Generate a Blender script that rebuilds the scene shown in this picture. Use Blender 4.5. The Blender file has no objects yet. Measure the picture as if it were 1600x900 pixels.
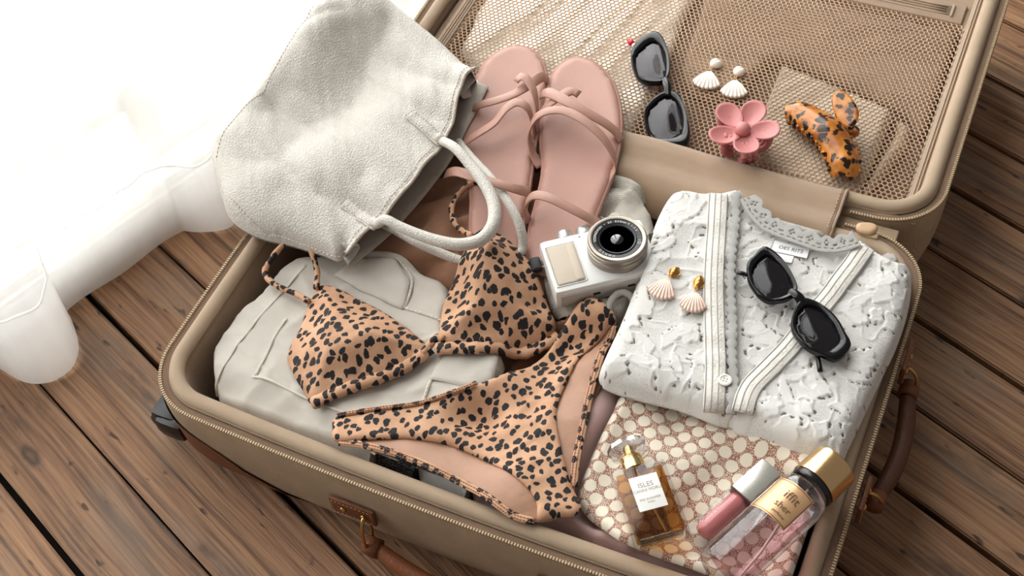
import bpy, bmesh, math, random
import numpy as np
from mathutils import Vector, Matrix, geometry
random.seed(7); rng = np.random.default_rng(7)
PI = math.pi
scene = bpy.context.scene
COL = scene.collection

# ------------------------------------------------------------------ camera
FPX, THETA, ROLL, YAW = 1969.06, 0.652426, -0.120576, -0.515030
CAM = np.array([0.324002, -0.618568, 1.105205])
_F = np.array([math.sin(YAW)*math.sin(THETA), math.cos(YAW)*math.sin(THETA), -math.cos(THETA)])
_R0 = np.array([math.cos(YAW), -math.sin(YAW), 0.0]); _U0 = np.cross(_R0, _F)
_R = math.cos(ROLL)*_R0 + math.sin(ROLL)*_U0
_U = -math.sin(ROLL)*_R0 + math.cos(ROLL)*_U0
cd = bpy.data.cameras.new('view_camera'); co = bpy.data.objects.new('view_camera', cd); COL.objects.link(co)
cd.sensor_fit = 'HORIZONTAL'; cd.sensor_width = 36.0; cd.lens = FPX/1600*36.0
cd.clip_start = 0.02; cd.clip_end = 60
mw = Matrix.Identity(4)
for i in range(3):
    mw[i][0] = _R[i]; mw[i][1] = _U[i]; mw[i][2] = -_F[i]; mw[i][3] = CAM[i]
co.matrix_world = mw
scene.camera = co

PHI = -0.382688                       # planks run along E1, the window wall along E2
E1 = np.array([math.cos(PHI), math.sin(PHI), 0.0]); E2 = np.array([-math.sin(PHI), math.cos(PHI), 0.0])
UW = -0.495                           # wall plane

# ------------------------------------------------------------------ light
wd = bpy.data.worlds.new('world'); scene.world = wd; wd.use_nodes = True
wd.node_tree.nodes['Background'].inputs[0].default_value = (1.0, 0.945, 0.885, 1)
wd.node_tree.nodes['Background'].inputs[1].default_value = 0.21
ld = bpy.data.lights.new('daylight', 'AREA'); ld.shape = 'RECTANGLE'; ld.size = 3.2; ld.size_y = 3.0
ld.energy = 192; ld.color = (1.0, 0.985, 0.965)
lo = bpy.data.objects.new('daylight', ld); COL.objects.link(lo)
_lp = E1*(UW-0.34) + E2*0.12 + np.array([0, 0, 1.42])
lo.location = _lp
lo.rotation_euler = Vector((E1[0], E1[1], -0.06)).to_track_quat('-Z', 'Z').to_euler()
vs = scene.view_settings
vs.view_transform = 'Standard'; vs.look = 'None'; vs.gamma = 1.0; vs.use_curve_mapping = False
vs.exposure = 0.20

# ------------------------------------------------------------------ helpers
def at(px, py, z):
    d = _F + _R*(px-800)/FPX - _U*(py-450)/FPX
    return CAM + d*((z-CAM[2])/d[2])
def A(pts, z=None):
    return np.array([at(p[0], p[1], p[2] if len(p) > 2 else z) for p in pts])
def at_u(px, py, u):                  # on the plane E1.x = u
    d = _F + _R*(px-800)/FPX - _U*(py-450)/FPX
    return CAM + d*((u-E1@CAM)/(d@E1))
def lin(c):
    return tuple(((v/255)/12.92 if v/255 <= .04045 else ((v/255+.055)/1.055)**2.4) for v in c)+(1.0,)

def cr(pts, n=8, closed=False):
    """Catmull-Rom resample, n samples per segment"""
    P = np.asarray(pts, float); m = len(P); out = []
    segs = m if closed else m-1
    for i in range(segs):
        if closed: p0, p1, p2, p3 = P[(i-1) % m], P[i], P[(i+1) % m], P[(i+2) % m]
        else: p0, p1, p2, p3 = P[max(i-1, 0)], P[i], P[i+1], P[min(i+2, m-1)]
        for k in range(n):
            t = k/n
            out.append(.5*((2*p1)+(-p0+p2)*t+(2*p0-5*p1+4*p2-p3)*t*t+(-p0+3*p1-3*p2+p3)*t**3))
    if not closed: out.append(P[-1])
    return np.array(out)
def resample(P, step, closed=False):
    P = np.asarray(P, float)
    Q = np.vstack([P, P[:1]]) if closed else P
    d = np.r_[0, np.cumsum(np.linalg.norm(np.diff(Q, axis=0), axis=1))]
    n = max(2, int(round(d[-1]/step)))
    t = np.linspace(0, d[-1], n+1)
    R = np.stack([np.interp(t, d, Q[:, k]) for k in range(Q.shape[1])], 1)
    return R[:-1] if closed else R

# ---- lattice noise (vectorised)
_perm = np.random.default_rng(3).random((256, 256))*2-1
def vn(x, y, s=1.0, seed=0):
    x = np.asarray(x)/s+seed*17.31; y = np.asarray(y)/s+seed*9.77
    xi = np.floor(x).astype(int); yi = np.floor(y).astype(int)
    fx = x-xi; fy = y-yi; fx = fx**3*(fx*(fx*6-15)+10); fy = fy**3*(fy*(fy*6-15)+10)
    g = lambda a, b: _perm[a % 256, b % 256]
    return (g(xi, yi)*(1-fx)+g(xi+1, yi)*fx)*(1-fy)+(g(xi, yi+1)*(1-fx)+g(xi+1, yi+1)*fx)*fy
def fbm(x, y, s=1.0, seed=0, o=3):
    return sum(vn(x, y, s/2**k, seed+k)*.5**k for k in range(o))
def dirn(x, y, ang, sl, sw, seed=0):   # noise stretched along a direction
    c, s = math.cos(ang), math.sin(ang)
    return vn((x*c+y*s)/sl, (-x*s+y*c)/sw, 1, seed)
def smooth(t): t = np.clip(t, 0, 1); return t*t*(3-2*t)

# ---- materials
MATS = {}
class NT:
    def __init__(s, name):
        s.m = bpy.data.materials.new(name); s.m.use_nodes = True; s.t = s.m.node_tree
        s.p = s.t.nodes['Principled BSDF']; s.out = s.t.nodes['Material Output']
    def n(s, typ, ins=None, out=0, **props):
        nd = s.t.nodes.new('ShaderNode'+typ)
        for k, v in props.items(): setattr(nd, k, v)
        for k, v in (ins or {}).items(): s.set(nd, k, v)
        return nd.outputs[out]
    def set(s, nd, k, v):
        if isinstance(v, bpy.types.NodeSocket): s.t.links.new(v, nd.inputs[k])
        else: nd.inputs[k].default_value = v
    def P(s, **kw):
        for k, v in kw.items(): s.set(s.p, k.replace('_', ' '), v)
    def obj(s): return s.n('TexCoord', out=3)
    def math(s, op, a, b=0.0, c=0.0, clamp=False):
        return s.n('Math', {0: a, 1: b, 2: c}, operation=op, use_clamp=clamp)
    def mix(s, f, a, b):
        nd = s.t.nodes.new('ShaderNodeMix'); nd.data_type = 'RGBA'
        s.set(nd, 0, f); s.set(nd, 6, a); s.set(nd, 7, b); return nd.outputs[2]
    def ramp(s, f, stops):
        nd = s.t.nodes.new('ShaderNodeValToRGB'); s.set(nd, 0, f)
        e = nd.color_ramp.elements
        while len(e) < len(stops): e.new(.5)
        for el, (p, c) in zip(e, stops): el.position = p; el.color = c if len(c) == 4 else (*c, 1)
        return nd.outputs[0]
    def map(s, vec, scale=(1, 1, 1), rot=(0, 0, 0), loc=(0, 0, 0)):
        return s.n('Mapping', {0: vec, 1: loc, 2: rot, 3: scale})
    def noise(s, vec, sc, det=3, rough=.5): return s.n('TexNoise', {'Vector': vec, 'Scale': sc, 'Detail': det, 'Roughness': rough})
    def bump(s, h, dist=.001, st=1.0, normal=None):
        ins = {'Strength': st, 'Distance': dist, 'Height': h}
        if normal is not None: ins['Normal'] = normal
        return s.n('Bump', ins)
G = lambda v: (v, v, v, 1)

def cloth(name, rgb, rough=.85, weave=0, wd=.0003, mot=.06, sheen=.2, twill=False, grain=0, gd=.0005):
    if name in MATS: return MATS[name]
    s = NT(name); v = s.obj(); c = lin(rgb)
    k = s.noise(v, 35, 4)
    dark = tuple(x*(1-mot*2.2) for x in c[:3])+(1,); lite = tuple(min(1, x*(1+mot)) for x in c[:3])+(1,)
    s.P(Base_Color=s.ramp(k, [(.3, dark), (.7, lite)]), Roughness=rough, Sheen_Weight=sheen)
    nrm = None
    if grain:
        nrm = s.bump(s.noise(v, grain, 3), gd)
    if weave:
        if twill:
            w = s.n('TexWave', {'Vector': s.map(v, rot=(0, 0, .6)), 'Scale': weave, 'Distortion': .6, 'Detail': 1.0})
            nrm = s.bump(w, wd, 1, nrm)
        else:
            a = s.n('TexWave', {'Vector': v, 'Scale': weave, 'Distortion': .8}, bands_direction='X')
            b = s.n('TexWave', {'Vector': v, 'Scale': weave, 'Distortion': .8}, bands_direction='Y')
            nrm = s.bump(s.math('ADD', a, b), wd, 1, nrm)
    if nrm is not None: s.P(Normal=nrm)
    MATS[name] = s.m; return s.m
def plain(name, rgb, rough=.5, metal=0, spec=.5, coat=0, bump=0, bs=200, emis=None, alpha=None):
    if name in MATS: return MATS[name]
    s = NT(name); s.P(Base_Color=lin(rgb), Roughness=rough, Metallic=metal, Coat_Weight=coat)
    s.p.inputs['Specular IOR Level'].default_value = spec
    if bump: s.P(Normal=s.bump(s.noise(s.obj(), bs, 3), bump))
    MATS[name] = s.m; return s.m
def leather(name, rgb, rough=.5, sc=330, dist=.0006, spec=.4):
    if name in MATS: return MATS[name]
    s = NT(name); v = s.obj(); c = lin(rgb)
    w = s.n('VectorMath', {0: v, 1: s.n('VectorMath', {0: s.n('TexNoise', {'Vector': v, 'Scale': 90, 'Detail': 2}, out=1), 'Scale': .0025}, operation='SCALE')}, operation='ADD')
    vo = s.n('TexVoronoi', {'Vector': w, 'Scale': sc}, feature='DISTANCE_TO_EDGE')
    h = s.math('MINIMUM', vo, .22)
    big = s.noise(v, 120, 3)
    k = s.noise(v, 18, 3)
    s.P(Base_Color=s.ramp(k, [(.3, tuple(x*.93 for x in c[:3])+(1,)), (.7, c)]), Roughness=rough,
        Normal=s.bump(s.math('ADD', s.math('MULTIPLY', h, 2.4), s.math('MULTIPLY', big, .35)), dist))
    s.p.inputs['Specular IOR Level'].default_value = spec
    MATS[name] = s.m; return s.m
def glassy(name, tint, rough=.03, refl=1.0):
    """clear shell: tinted see-through plus mirror at grazing angles"""
    if name in MATS: return MATS[name]
    s = NT(name); fa = s.n('LayerWeight', {'Blend': .5}, out=1)
    fr = s.math('MULTIPLY', s.math('MULTIPLY_ADD', s.math('POWER', fa, 3.5), .55, .045), refl, clamp=True)
    tr = s.n('BsdfTransparent', {'Color': lin(tint)}); gl = s.n('BsdfGlossy', {'Color': G(1), 'Roughness': rough})
    mx = s.n('MixShader', {0: fr, 1: tr, 2: gl}); s.t.links.new(mx, s.out.inputs[0])
    MATS[name] = s.m; return s.m

# ---- objects
ORG = {}
def tagp(o, label=None, cat=None, group=None, kind=None):
    if label: o['label'] = label
    if cat: o['category'] = cat
    if group: o['group'] = group
    if kind: o['kind'] = kind
    return o
def thing(name, label, cat, loc, group=None, rot=None):
    o = bpy.data.objects.new(name, None); COL.objects.link(o); o.empty_display_size = .02
    o.location = loc
    if rot is not None: o.rotation_euler = rot.to_euler() if isinstance(rot, Matrix) else rot
    ORG[o.name] = np.array(loc, float); return tagp(o, label, cat, group)
def mk(name, V, Fc, mat, parent=None, smooth_=True, local=False, origin=None, auto=None):
    """one mesh object from verts/faces given in world coords (or the parent's frame when local)"""
    V = np.asarray(V, float)
    if local: org = np.zeros(3)
    elif parent is not None:
        r = parent
        while r.parent is not None: r = r.parent
        org = ORG.get(r.name, np.zeros(3))
    else: org = np.array(origin if origin is not None else (V[:, 0].mean(), V[:, 1].mean(), V[:, 2].min()))
    me = bpy.data.meshes.new(name); me.from_pydata((V-org).tolist(), [], [list(map(int, f)) for f in Fc]); me.update()
    if mat is not None: me.materials.append(mat)
    if smooth_: me.polygons.foreach_set('use_smooth', [True]*len(me.polygons))
    o = bpy.data.objects.new(name, me); COL.objects.link(o)
    if parent is not None: o.parent = parent
    elif not local: o.location = org; ORG[o.name] = org
    if auto is not None and smooth_:
        try: me.set_sharp_from_angle(angle=math.radians(auto))
        except Exception: pass
    return o
class MB:
    """collects pieces of ONE part"""
    def __init__(s): s.V = []; s.F = []; s.n = 0
    def add(s, V, F):
        V = np.asarray(V, float); s.V.append(V); s.F += [[i+s.n for i in f] for f in F]; s.n += len(V); return s
    def build(s, name, mat, parent=None, **k): return mk(name, np.vstack(s.V), s.F, mat, parent, **k)
def box(c, sx, sy, sz, ax=None, bev=0.0):
    """bevelled box centred at c; ax = 3 axis vectors"""
    bm = bmesh.new(); bmesh.ops.create_cube(bm, size=1)
    for v in bm.verts: v.co.x *= sx; v.co.y *= sy; v.co.z *= sz
    if bev: bmesh.ops.bevel(bm, geom=bm.edges[:], offset=bev, segments=2, profile=.6, affect='EDGES')
    V = np.array([v.co[:] for v in bm.verts]); bm.verts.index_update()
    F = [[v.index for v in f.verts] for f in bm.faces]; bm.free()
    if ax is not None: V = V@np.array(ax, float)
    return V+np.array(c, float), F
def loft(rings, closed=True, cap0=False, cap1=False, loop=False):
    R = [np.asarray(r, float) for r in rings]; n = len(R[0]); F = []
    m = len(R)
    for i in range(m if loop else m-1):
        a = i*n; b = ((i+1) % m)*n
        for j in range(n if closed else n-1):
            k = (j+1) % n; F.append([a+j, a+k, b+k, b+j])
    if cap0: F.append(list(range(n))[::-1])
    if cap1: F.append([(m-1)*n+j for j in range(n)])
    return np.vstack(R), F
def frames(P, up=(0, 0, 1), closed=False):
    P = np.asarray(P, float)
    if closed: T = np.roll(P, -1, 0)-np.roll(P, 1, 0)
    else: T = np.gradient(P, axis=0)
    T /= np.linalg.norm(T, axis=1)[:, None]+1e-12
    up = np.asarray(up, float)
    if up.ndim == 1: up = np.tile(up, (len(P), 1))
    S = np.cross(T, up); S /= np.linalg.norm(S, axis=1)[:, None]+1e-12
    N = np.cross(S, T); return T, S, N
def tube(P, r, n=10, closed=False, up=(0, 0, 1), sq=1.0, caps=True):
    """round tube along P; r scalar or per point; sq flattens along the up side"""
    P = np.asarray(P, float); r = np.broadcast_to(np.asarray(r, float), (len(P),))
    T, S, N = frames(P, up, closed); rings = []
    for p, s_, n_, rr in zip(P, S, N, r):
        a = np.arange(n)/n*2*PI
        rings.append(p+rr*(np.cos(a)[:, None]*s_+sq*np.sin(a)[:, None]*n_))
    return loft(rings, True, caps and not closed, caps and not closed, closed)
def ribbon(P, w, t, side=None, up=(0, 0, 1), closed=False, rnd=.35):
    """flat strap along P: width w, thickness t; side = width direction per point or one"""
    P = np.asarray(P, float); T, S, N = frames(P, up, closed)
    if side is not None:
        sd = np.asarray(side, float)
        if sd.ndim == 1: sd = np.tile(sd, (len(P), 1))
        S = sd-(sd*T).sum(1)[:, None]*T; S /= np.linalg.norm(S, axis=1)[:, None]; N = np.cross(S, T)
    w = np.broadcast_to(np.asarray(w, float), (len(P),)); rings = []
    b = min(rnd*t, t*.5)
    for p, s_, n_, ww in zip(P, S, N, w):
        h = ww/2; q = t/2
        prof = [(-h, -q+b), (-h, q-b), (-h+b, q), (0, q*1.05), (h-b, q), (h, q-b), (h, -q+b), (h-b, -q), (0, -q), (-h+b, -q)]
        rings.append(np.array([p+a*s_+c*n_ for a, c in prof]))
    return loft(rings, True, not closed, not closed, closed)
def lathe(prof, n=40, axis=(0, 0, 1), c=(0, 0, 0), x=None):
    """prof = [(radius, height)], spun about axis through c"""
    ax = np.array(axis, float); ax /= np.linalg.norm(ax)
    x = np.array((1, 0, 0) if x is None else x, float)
    if abs(x@ax) > .9: x = np.array((0, 1.0, 0))
    x = x-(x@ax)*ax; x /= np.linalg.norm(x); y = np.cross(ax, x); c = np.array(c, float)
    a = np.arange(n)/n*2*PI
    rings = [c+ax*h+max(r, 1e-5)*(np.cos(a)[:, None]*x+np.sin(a)[:, None]*y) for r, h in prof]
    return loft(rings, True, True, True)
def inside(P, poly):
    x, y = P[:, 0], P[:, 1]; c = np.zeros(len(P), bool); n = len(poly)
    for i in range(n):
        x1, y1 = poly[i]; x2, y2 = poly[(i+1) % n]
        k = (y1 > y) != (y2 > y)
        if k.any(): c ^= k & (x < (x2-x1)*(y-y1)/((y2-y1) if abs(y2-y1) > 1e-12 else 1e-12)+x1)
    return c
def dist_to(P, L, closed=True):
    L = np.asarray(L)[:, :2]; B = np.roll(L, -1, 0) if closed else L[1:]; Aa = L if closed else L[:-1]
    d = np.full(len(P), 9.)
    for a, b in zip(Aa, B):
        ab = b-a; t = np.clip(((P-a)@ab)/(ab@ab+1e-15), 0, 1)
        d = np.minimum(d, np.hypot(*(P-a-t[:, None]*ab).T))
    return d

# ---- heightfield of what already lies in the case, so that each cloth rests on the last
HG = .004; HX0, HY0 = -.6, -.45; HN = (330, 330)
HF = np.zeros(HN)
def h_ij(x, y): return np.clip(((np.asarray(x)-HX0)/HG).astype(int), 0, HN[0]-1), np.clip(((np.asarray(y)-HY0)/HG).astype(int), 0, HN[1]-1)
def h_put(P):
    i, j = h_ij(P[:, 0], P[:, 1]); np.maximum.at(HF, (i, j), P[:, 2])
def h_fill(poly, z):
    xs = HX0+(np.arange(HN[0])+.5)*HG; ys = HY0+(np.arange(HN[1])+.5)*HG
    X, Y = np.meshgrid(xs, ys, indexing='ij'); k = inside(np.c_[X.ravel(), Y.ravel()], np.asarray(poly)[:, :2]).reshape(HN)
    HF[k] = np.maximum(HF[k], z)
def h_field(dil=2, blur=2, it=2):
    f = HF.copy()
    for _ in range(dil):
        f = np.maximum.reduce([f, np.roll(f, 1, 0), np.roll(f, -1, 0), np.roll(f, 1, 1), np.roll(f, -1, 1)])
    for _ in range(it):
        for ax in (0, 1): f = sum(np.roll(f, k, ax) for k in range(-blur, blur+1))/(2*blur+1)
    return f
def h_get(f, x, y):
    u = (np.asarray(x)-HX0)/HG-.5; v = (np.asarray(y)-HY0)/HG-.5
    i = np.clip(u.astype(int), 0, HN[0]-2); j = np.clip(v.astype(int), 0, HN[1]-2); a = np.clip(u-i, 0, 1); b = np.clip(v-j, 0, 1)
    return (f[i, j]*(1-a)+f[i+1, j]*a)*(1-b)+(f[i, j+1]*(1-a)+f[i+1, j+1]*a)*b

def sheet(name, outline, top, bot, step, mat, parent=None, put=True, free=None, attr=None, thick=None, **k):
    """closed cushion over an outline (world xy): top(x,y,d) and bot(x,y,d) heights, d = distance to the edge.
    thick: when given, the underside follows the top at that distance (a sheet) """
    O = np.asarray(outline)[:, :2]
    x0, y0 = O.min(0); x1, y1 = O.max(0)
    gx = np.arange(x0, x1, step); gy = np.arange(y0, y1, step*.866)
    X, Y = np.meshgrid(gx, gy); X = X+(np.arange(len(gy)) % 2)[:, None]*step*.5
    Pn = np.c_[X.ravel(), Y.ravel()]; Pn = Pn[inside(Pn, O)]
    d = dist_to(Pn, O); Pn = Pn[d > step*.45]
    allp = np.vstack([O, Pn]); nb = len(O)
    r = geometry.delaunay_2d_cdt([Vector(p) for p in allp], [(i, (i+1) % nb) for i in range(nb)], [], 1, 1e-7)
    V2 = np.array([v[:] for v in r[0]]); Fc = [list(f) for f in r[2]]
    d = dist_to(V2, O)
    df = d if free is None else dist_to(V2, free, False)      # distance to the edges that close down
    zt = top(V2[:, 0], V2[:, 1], df)
    n = len(V2); Vt = np.c_[V2, zt]
    if thick is not None: zb = zt-thick
    else: zb = np.minimum(bot(V2[:, 0], V2[:, 1], df), zt-.0002)
    Vb = np.c_[V2, zb]
    ed = {}
    for f in Fc:
        for a, b in zip(f, f[1:]+f[:1]): ed[(a, b)] = 1
    F2 = [f for f in Fc]+[[i+n for i in f[::-1]] for f in Fc]
    for (a, b) in ed:
        if (b, a) not in ed: F2.append([b, a, a+n, b+n])
    V = np.vstack([Vt, Vb])
    if put: h_put(Vt)
    o = mk(name, V, F2, mat, parent, **k)
    if attr is not None:
        at_ = o.data.attributes.new(attr[0], 'FLOAT', 'POINT'); val = attr[1](V[:, 0], V[:, 1])
        at_.data.foreach_set('value', np.asarray(val, float))
    return o
def rnd_edge(d, r): return np.sqrt(np.clip(1-(1-np.clip(d/r, 0, 1))**2, 0, 1))
def rrect(cx, cy, hx, hy, r, nc=12, ns=26):
    r = max(r, .004); pts = []
    for (sx, sy, a0) in ((1, 1, 0), (-1, 1, 90), (-1, -1, 180), (1, -1, 270)):
        c = (cx+sx*(hx-r), cy+sy*(hy-r))
        for k in range(nc+1):
            a = math.radians(a0+90*k/nc); pts.append((c[0]+r*math.cos(a), c[1]+r*math.sin(a)))
        # straight to the next corner
        nx = {(1, 1): (-1, 1), (-1, 1): (-1, -1), (-1, -1): (1, -1), (1, -1): (1, 1)}[(sx, sy)]
        a = math.radians(a0+90); p = np.array(pts[-1]); c2 = (cx+nx[0]*(hx-r), cy+nx[1]*(hy-r))
        q = np.array((c2[0]+r*math.cos(a), c2[1]+r*math.sin(a)))
        for k in range(1, ns): pts.append(tuple(p+(q-p)*k/ns))
    return np.array(pts)
def stitches(path, step, ln, r, mat, parent, name='stitching', up=(0, 0, 1)):
    P = resample(path, step); T, S, N = frames(P, up); m = MB()
    for p, t, s_, n_ in zip(P, T, S, N):
        q = [(-.5*ln, 0), (.5*ln, 0)]
        V = [p+t*a+s_*(r*b)+n_*c for a, b, c in ((-.5*ln, -1, 0), (-.5*ln, 1, 0), (.5*ln, 1, 0), (.5*ln, -1, 0), (-.3*ln, 0, r), (.3*ln, 0, r))]
        m.add(V, [(0, 1, 4), (1, 2, 5, 4), (2, 3, 5), (3, 0, 4, 5), (3, 2, 1, 0)])
    o = m.build(name, mat, parent); o['kind'] = 'stuff'; return o
def text_mesh(name, txt, size, mat, parent, M4, local=True, shear=0.0, depth=0.0, space=1.0):
    cu = bpy.data.curves.new(name, 'FONT'); cu.body = txt; cu.size = size; cu.align_x = 'CENTER'; cu.align_y = 'CENTER'; cu.shear = shear; cu.extrude = depth; cu.space_character = space
    cu.resolution_u = 3
    o = bpy.data.objects.new(name, cu); COL.objects.link(o)
    dg = bpy.context.evaluated_depsgraph_get(); me = bpy.data.meshes.new_from_object(o.evaluated_get(dg))
    bpy.data.objects.remove(o); bpy.data.curves.remove(cu)
    me.transform(M4); me.materials.clear(); me.materials.append(mat); me.name = name
    ob = bpy.data.objects.new(name, me); COL.objects.link(ob); ob.parent = parent
    if not local:
        r = parent
        while r.parent is not None: r = r.parent
        me.transform(Matrix.Translation(-Vector(ORG[r.name])))
    return ob
def basis(x, y, z, o):
    m = Matrix.Identity(4)
    for i in range(3): m[i][0] = x[i]; m[i][1] = y[i]; m[i][2] = z[i]; m[i][3] = o[i]
    return m
def unit(v): v = np.asarray(v, float); return v/np.linalg.norm(v)

# ================================================================== SETTING
# ---- floor of separate boards
def wood_mat():
    s = NT('old_floor_board'); v = s.obj(); rnd = s.n('ObjectInfo', out=5)
    off = s.n('CombineXYZ', {0: s.math('MULTIPLY', rnd, 37.0), 1: s.math('MULTIPLY', rnd, 11.0), 2: 0.0})
    v = s.n('VectorMath', {0: v, 1: off}, operation='ADD')
    warp = s.noise(s.map(v, (4, 7, 1)), 1.0, 2)
    vw = s.n('VectorMath', {0: v, 1: s.n('CombineXYZ', {0: 0.0, 1: s.math('MULTIPLY', s.math('SUBTRACT', warp, .5), .016), 2: 0.0})}, operation='ADD')
    g1 = s.noise(s.map(vw, (6, 260, 1)), 1.0, 5, .65)
    g2 = s.noise(s.map(vw, (2.5, 80, 1)), 1.0, 4, .6)
    big = s.noise(s.map(v, (5, 9, 1)), 1.0, 3)
    g = s.math('ADD', s.math('MULTIPLY', g1, .55), s.math('ADD', s.math('MULTIPLY', g2, .40), s.math('MULTIPLY', big, .15)))
    col = s.ramp(g, [(.36, lin((50, 31, 20))), (.47, lin((100, 68, 46))), (.56, lin((144, 105, 74))), (.70, lin((176, 136, 102)))])
    # grey weathered patches, pinkish bare wood
    pat = s.noise(s.map(v, (4, 12, 1), loc=(3, 5, 0)), 1.0, 4)
    col = s.mix(s.ramp(pat, [(.52, G(0)), (.72, G(.5))]), col, lin((128, 116, 104)))
    col = s.mix(s.ramp(pat, [(.30, G(.4)), (.46, G(0))]), col, lin((172, 126, 98)))
    # dark stains and knots
    kv = s.n('TexVoronoi', {'Vector': s.map(v, (5.4, 12, 1)), 'Scale': 1.0, 'Randomness': 1.0})
    kd = s.math('ADD', kv, s.math('MULTIPLY', s.math('SUBTRACT', s.noise(v, 60, 2), .5), .06))
    ring = s.ramp(kd, [(.0, lin((74, 54, 42))), (.06, lin((120, 92, 70))), (.085, lin((48, 32, 24))), (.12, lin((120, 92, 70)))])
    col = s.mix(s.ramp(kd, [(.10, G(.8)), (.16, G(0))]), col, ring)
    sp = s.noise(s.map(v, (26, 70, 1)), 1.0, 2)
    col = s.mix(s.ramp(sp, [(.665, G(0)), (.71, G(.8))]), col, lin((46, 31, 23)))
    st = s.noise(s.map(v, (7, 26, 1), loc=(9, 2, 0)), 1.0, 5, .65)
    col = s.mix(s.ramp(st, [(.57, G(0)), (.70, G(.65))]), col, lin((58, 46, 40)))
    tone = s.math('MULTIPLY_ADD', rnd, .22, .86)
    col = s.n('VectorMath', {0: col, 'Scale': tone}, operation='SCALE')
    s.P(Base_Color=col, Roughness=s.math('MULTIPLY_ADD', g1, .25, .42),
        Normal=s.bump(s.math('SUBTRACT', s.math('ADD', g1, s.math('MULTIPLY', g2, .5)), s.ramp(sp, [(.70, G(0)), (.745, G(.5))])), .0016))
    s.p.inputs['Specular IOR Level'].default_value = .35
    return s.m
WOOD = wood_mat()
DARK = plain('dark_gap', (34, 25, 19), .9)
UMIN, UMAX = UW-.11, 1.7
def uv(u, v, z): return E1*u+E2*v+np.array((0, 0, z))
fl = mk('floor', [uv(UW-.3, -1.3, -.03), uv(2.0, -1.3, -.03), uv(2.0, 1.9, -.03), uv(UW-.3, 1.9, -.03)], [(0, 1, 2, 3)], DARK, origin=(0, 0, 0)); fl['kind'] = 'structure'
# joint, gap width
JO = [(-1.10, .003), (-.925, .003), (-.74, .003), (-.60, .003), (-.4538, .0065), (-.3640, .0022), (-.2613, .0062), (-.163, .0028), (-.06, .005), (.055, .003), (.158, .0060), (.245, .0024), (.336, .0062), (.424, .0026), (.513, .0058), (.600, .0056), (.6934, .0055), (.79, .003), (.89, .005), (1.0, .003), (1.12, .005), (1.3, .003)]
for (a, ga), (b, gb) in zip(JO[:-1], JO[1:]):
    v0 = a+ga/2; v1 = b-gb/2; cv = (v0+v1)/2; L = UMAX-UMIN-.012*rng.random(); wv = v1-v0
    bm = bmesh.new(); bmesh.ops.create_cube(bm, size=1)
    for q in bm.verts: q.co.x *= L; q.co.y *= wv; q.co.z = q.co.z*.028-.014
    bmesh.ops.bevel(bm, geom=[e for e in bm.edges if all(q.co.z > -.001 for q in e.verts)], offset=.0016, segments=2, affect='EDGES')
    me = bpy.data.meshes.new('plank'); bm.to_mesh(me); bm.free(); me.materials.append(WOOD)
    o = bpy.data.objects.new('plank', me); COL.objects.link(o); o.parent = fl
    o.location = uv((UMIN+.006+UMAX)/2, cv, 0.0); o.rotation_euler = (0, 0, PHI)

# ---- window wall
PAINT = plain('white_wall_paint', (232, 228, 222), .7, bump=.0004, bs=120)
GLOSSW = plain('white_woodwork', (240, 238, 234), .35)
WZ0, WZ1, WV0, WV1 = .235, 2.6, -.95, 1.12; NV = .26
m = MB(); ax = [E1, E2, (0, 0, 1)]
def wbox(m, u0, u1, v0, v1, z0, z1, bev=0): m.add(*box(uv((u0+u1)/2, (v0+v1)/2, (z0+z1)/2), u1-u0, v1-v0, z1-z0, ax, bev))
wbox(m, UW-.16, UW, -1.3, WV0, 0, WZ0-.03); wbox(m, UW-.16, UW, WV0, NV, 0, .05); wbox(m, UW-.16, UW-.11, NV, WV1, 0, .05); wbox(m, UW-.16, UW, WV1, 1.9, 0, WZ0-.03); wbox(m, UW-.16, UW, -1.3, WV0, WZ0-.03, 2.9); wbox(m, UW-.16, UW, WV1, 1.9, WZ0-.03, 2.9); wbox(m, UW-.16, UW, WV0, WV1, WZ1, 2.9)
o = m.build('wall_left', PAINT, smooth_=False, origin=uv(UW, 0, 0)); o['kind'] = 'structure'
m = MB(); wbox(m, UW, UW+.007, -1.3, NV, 0, .042, .002); wbox(m, UW, UW+.005, -1.3, NV, .042, .05, .002)
o = m.build('baseboard_left', GLOSSW, smooth_=False, origin=uv(UW, 0, 0)); o['kind'] = 'structure'
win = bpy.data.objects.new('window_1', None); COL.objects.link(win); win['kind'] = 'structure'; win.location = uv(UW, 0, WZ0); ORG[win.name] = np.array(win.location)
m = MB(); wbox(m, UW-.05, UW-.002, WV0, NV, WZ0-.030, WZ0-.002, .003); wbox(m, UW-.16, UW-.10, NV, WV1, WZ0-.030, WZ0-.002, .003); wbox(m, UW-.045, UW-.006, WV0, NV, WZ0-.060, WZ0-.045, .0015); m.build('transom_bar', GLOSSW, win, smooth_=False)
m = MB(); wbox(m, UW-.16, UW-.002, WV0, NV, .05, .062, .003); wbox(m, UW-.16, UW-.112, NV, WV1, .05, .062, .003); m.build('window_sill', GLOSSW, win, smooth_=False)
m = MB()
for (v0, v1, z0, z1) in ((WV0, WV0+.05, .062, WZ1), (WV1-.05, WV1, .062, WZ1), (WV0+.05, WV1-.05, WZ1-.05, WZ1), (WV0+.05, WV1-.05, .062, .085)):
    wbox(m, UW-.085, UW-.04, v0, v1, z0, z1, .004)
m.build('window_frame', GLOSSW, win, smooth_=False)
for v0, v1 in ((-.122, -.085), (.50, .537)):
    m = MB(); wbox(m, UW-.09, UW-.03, v0, v1, .085, WZ1-.05, .004); m.build('mullion', GLOSSW, win, smooth_=False)
PANE = glassy('window_glass', (250, 252, 252))
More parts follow.
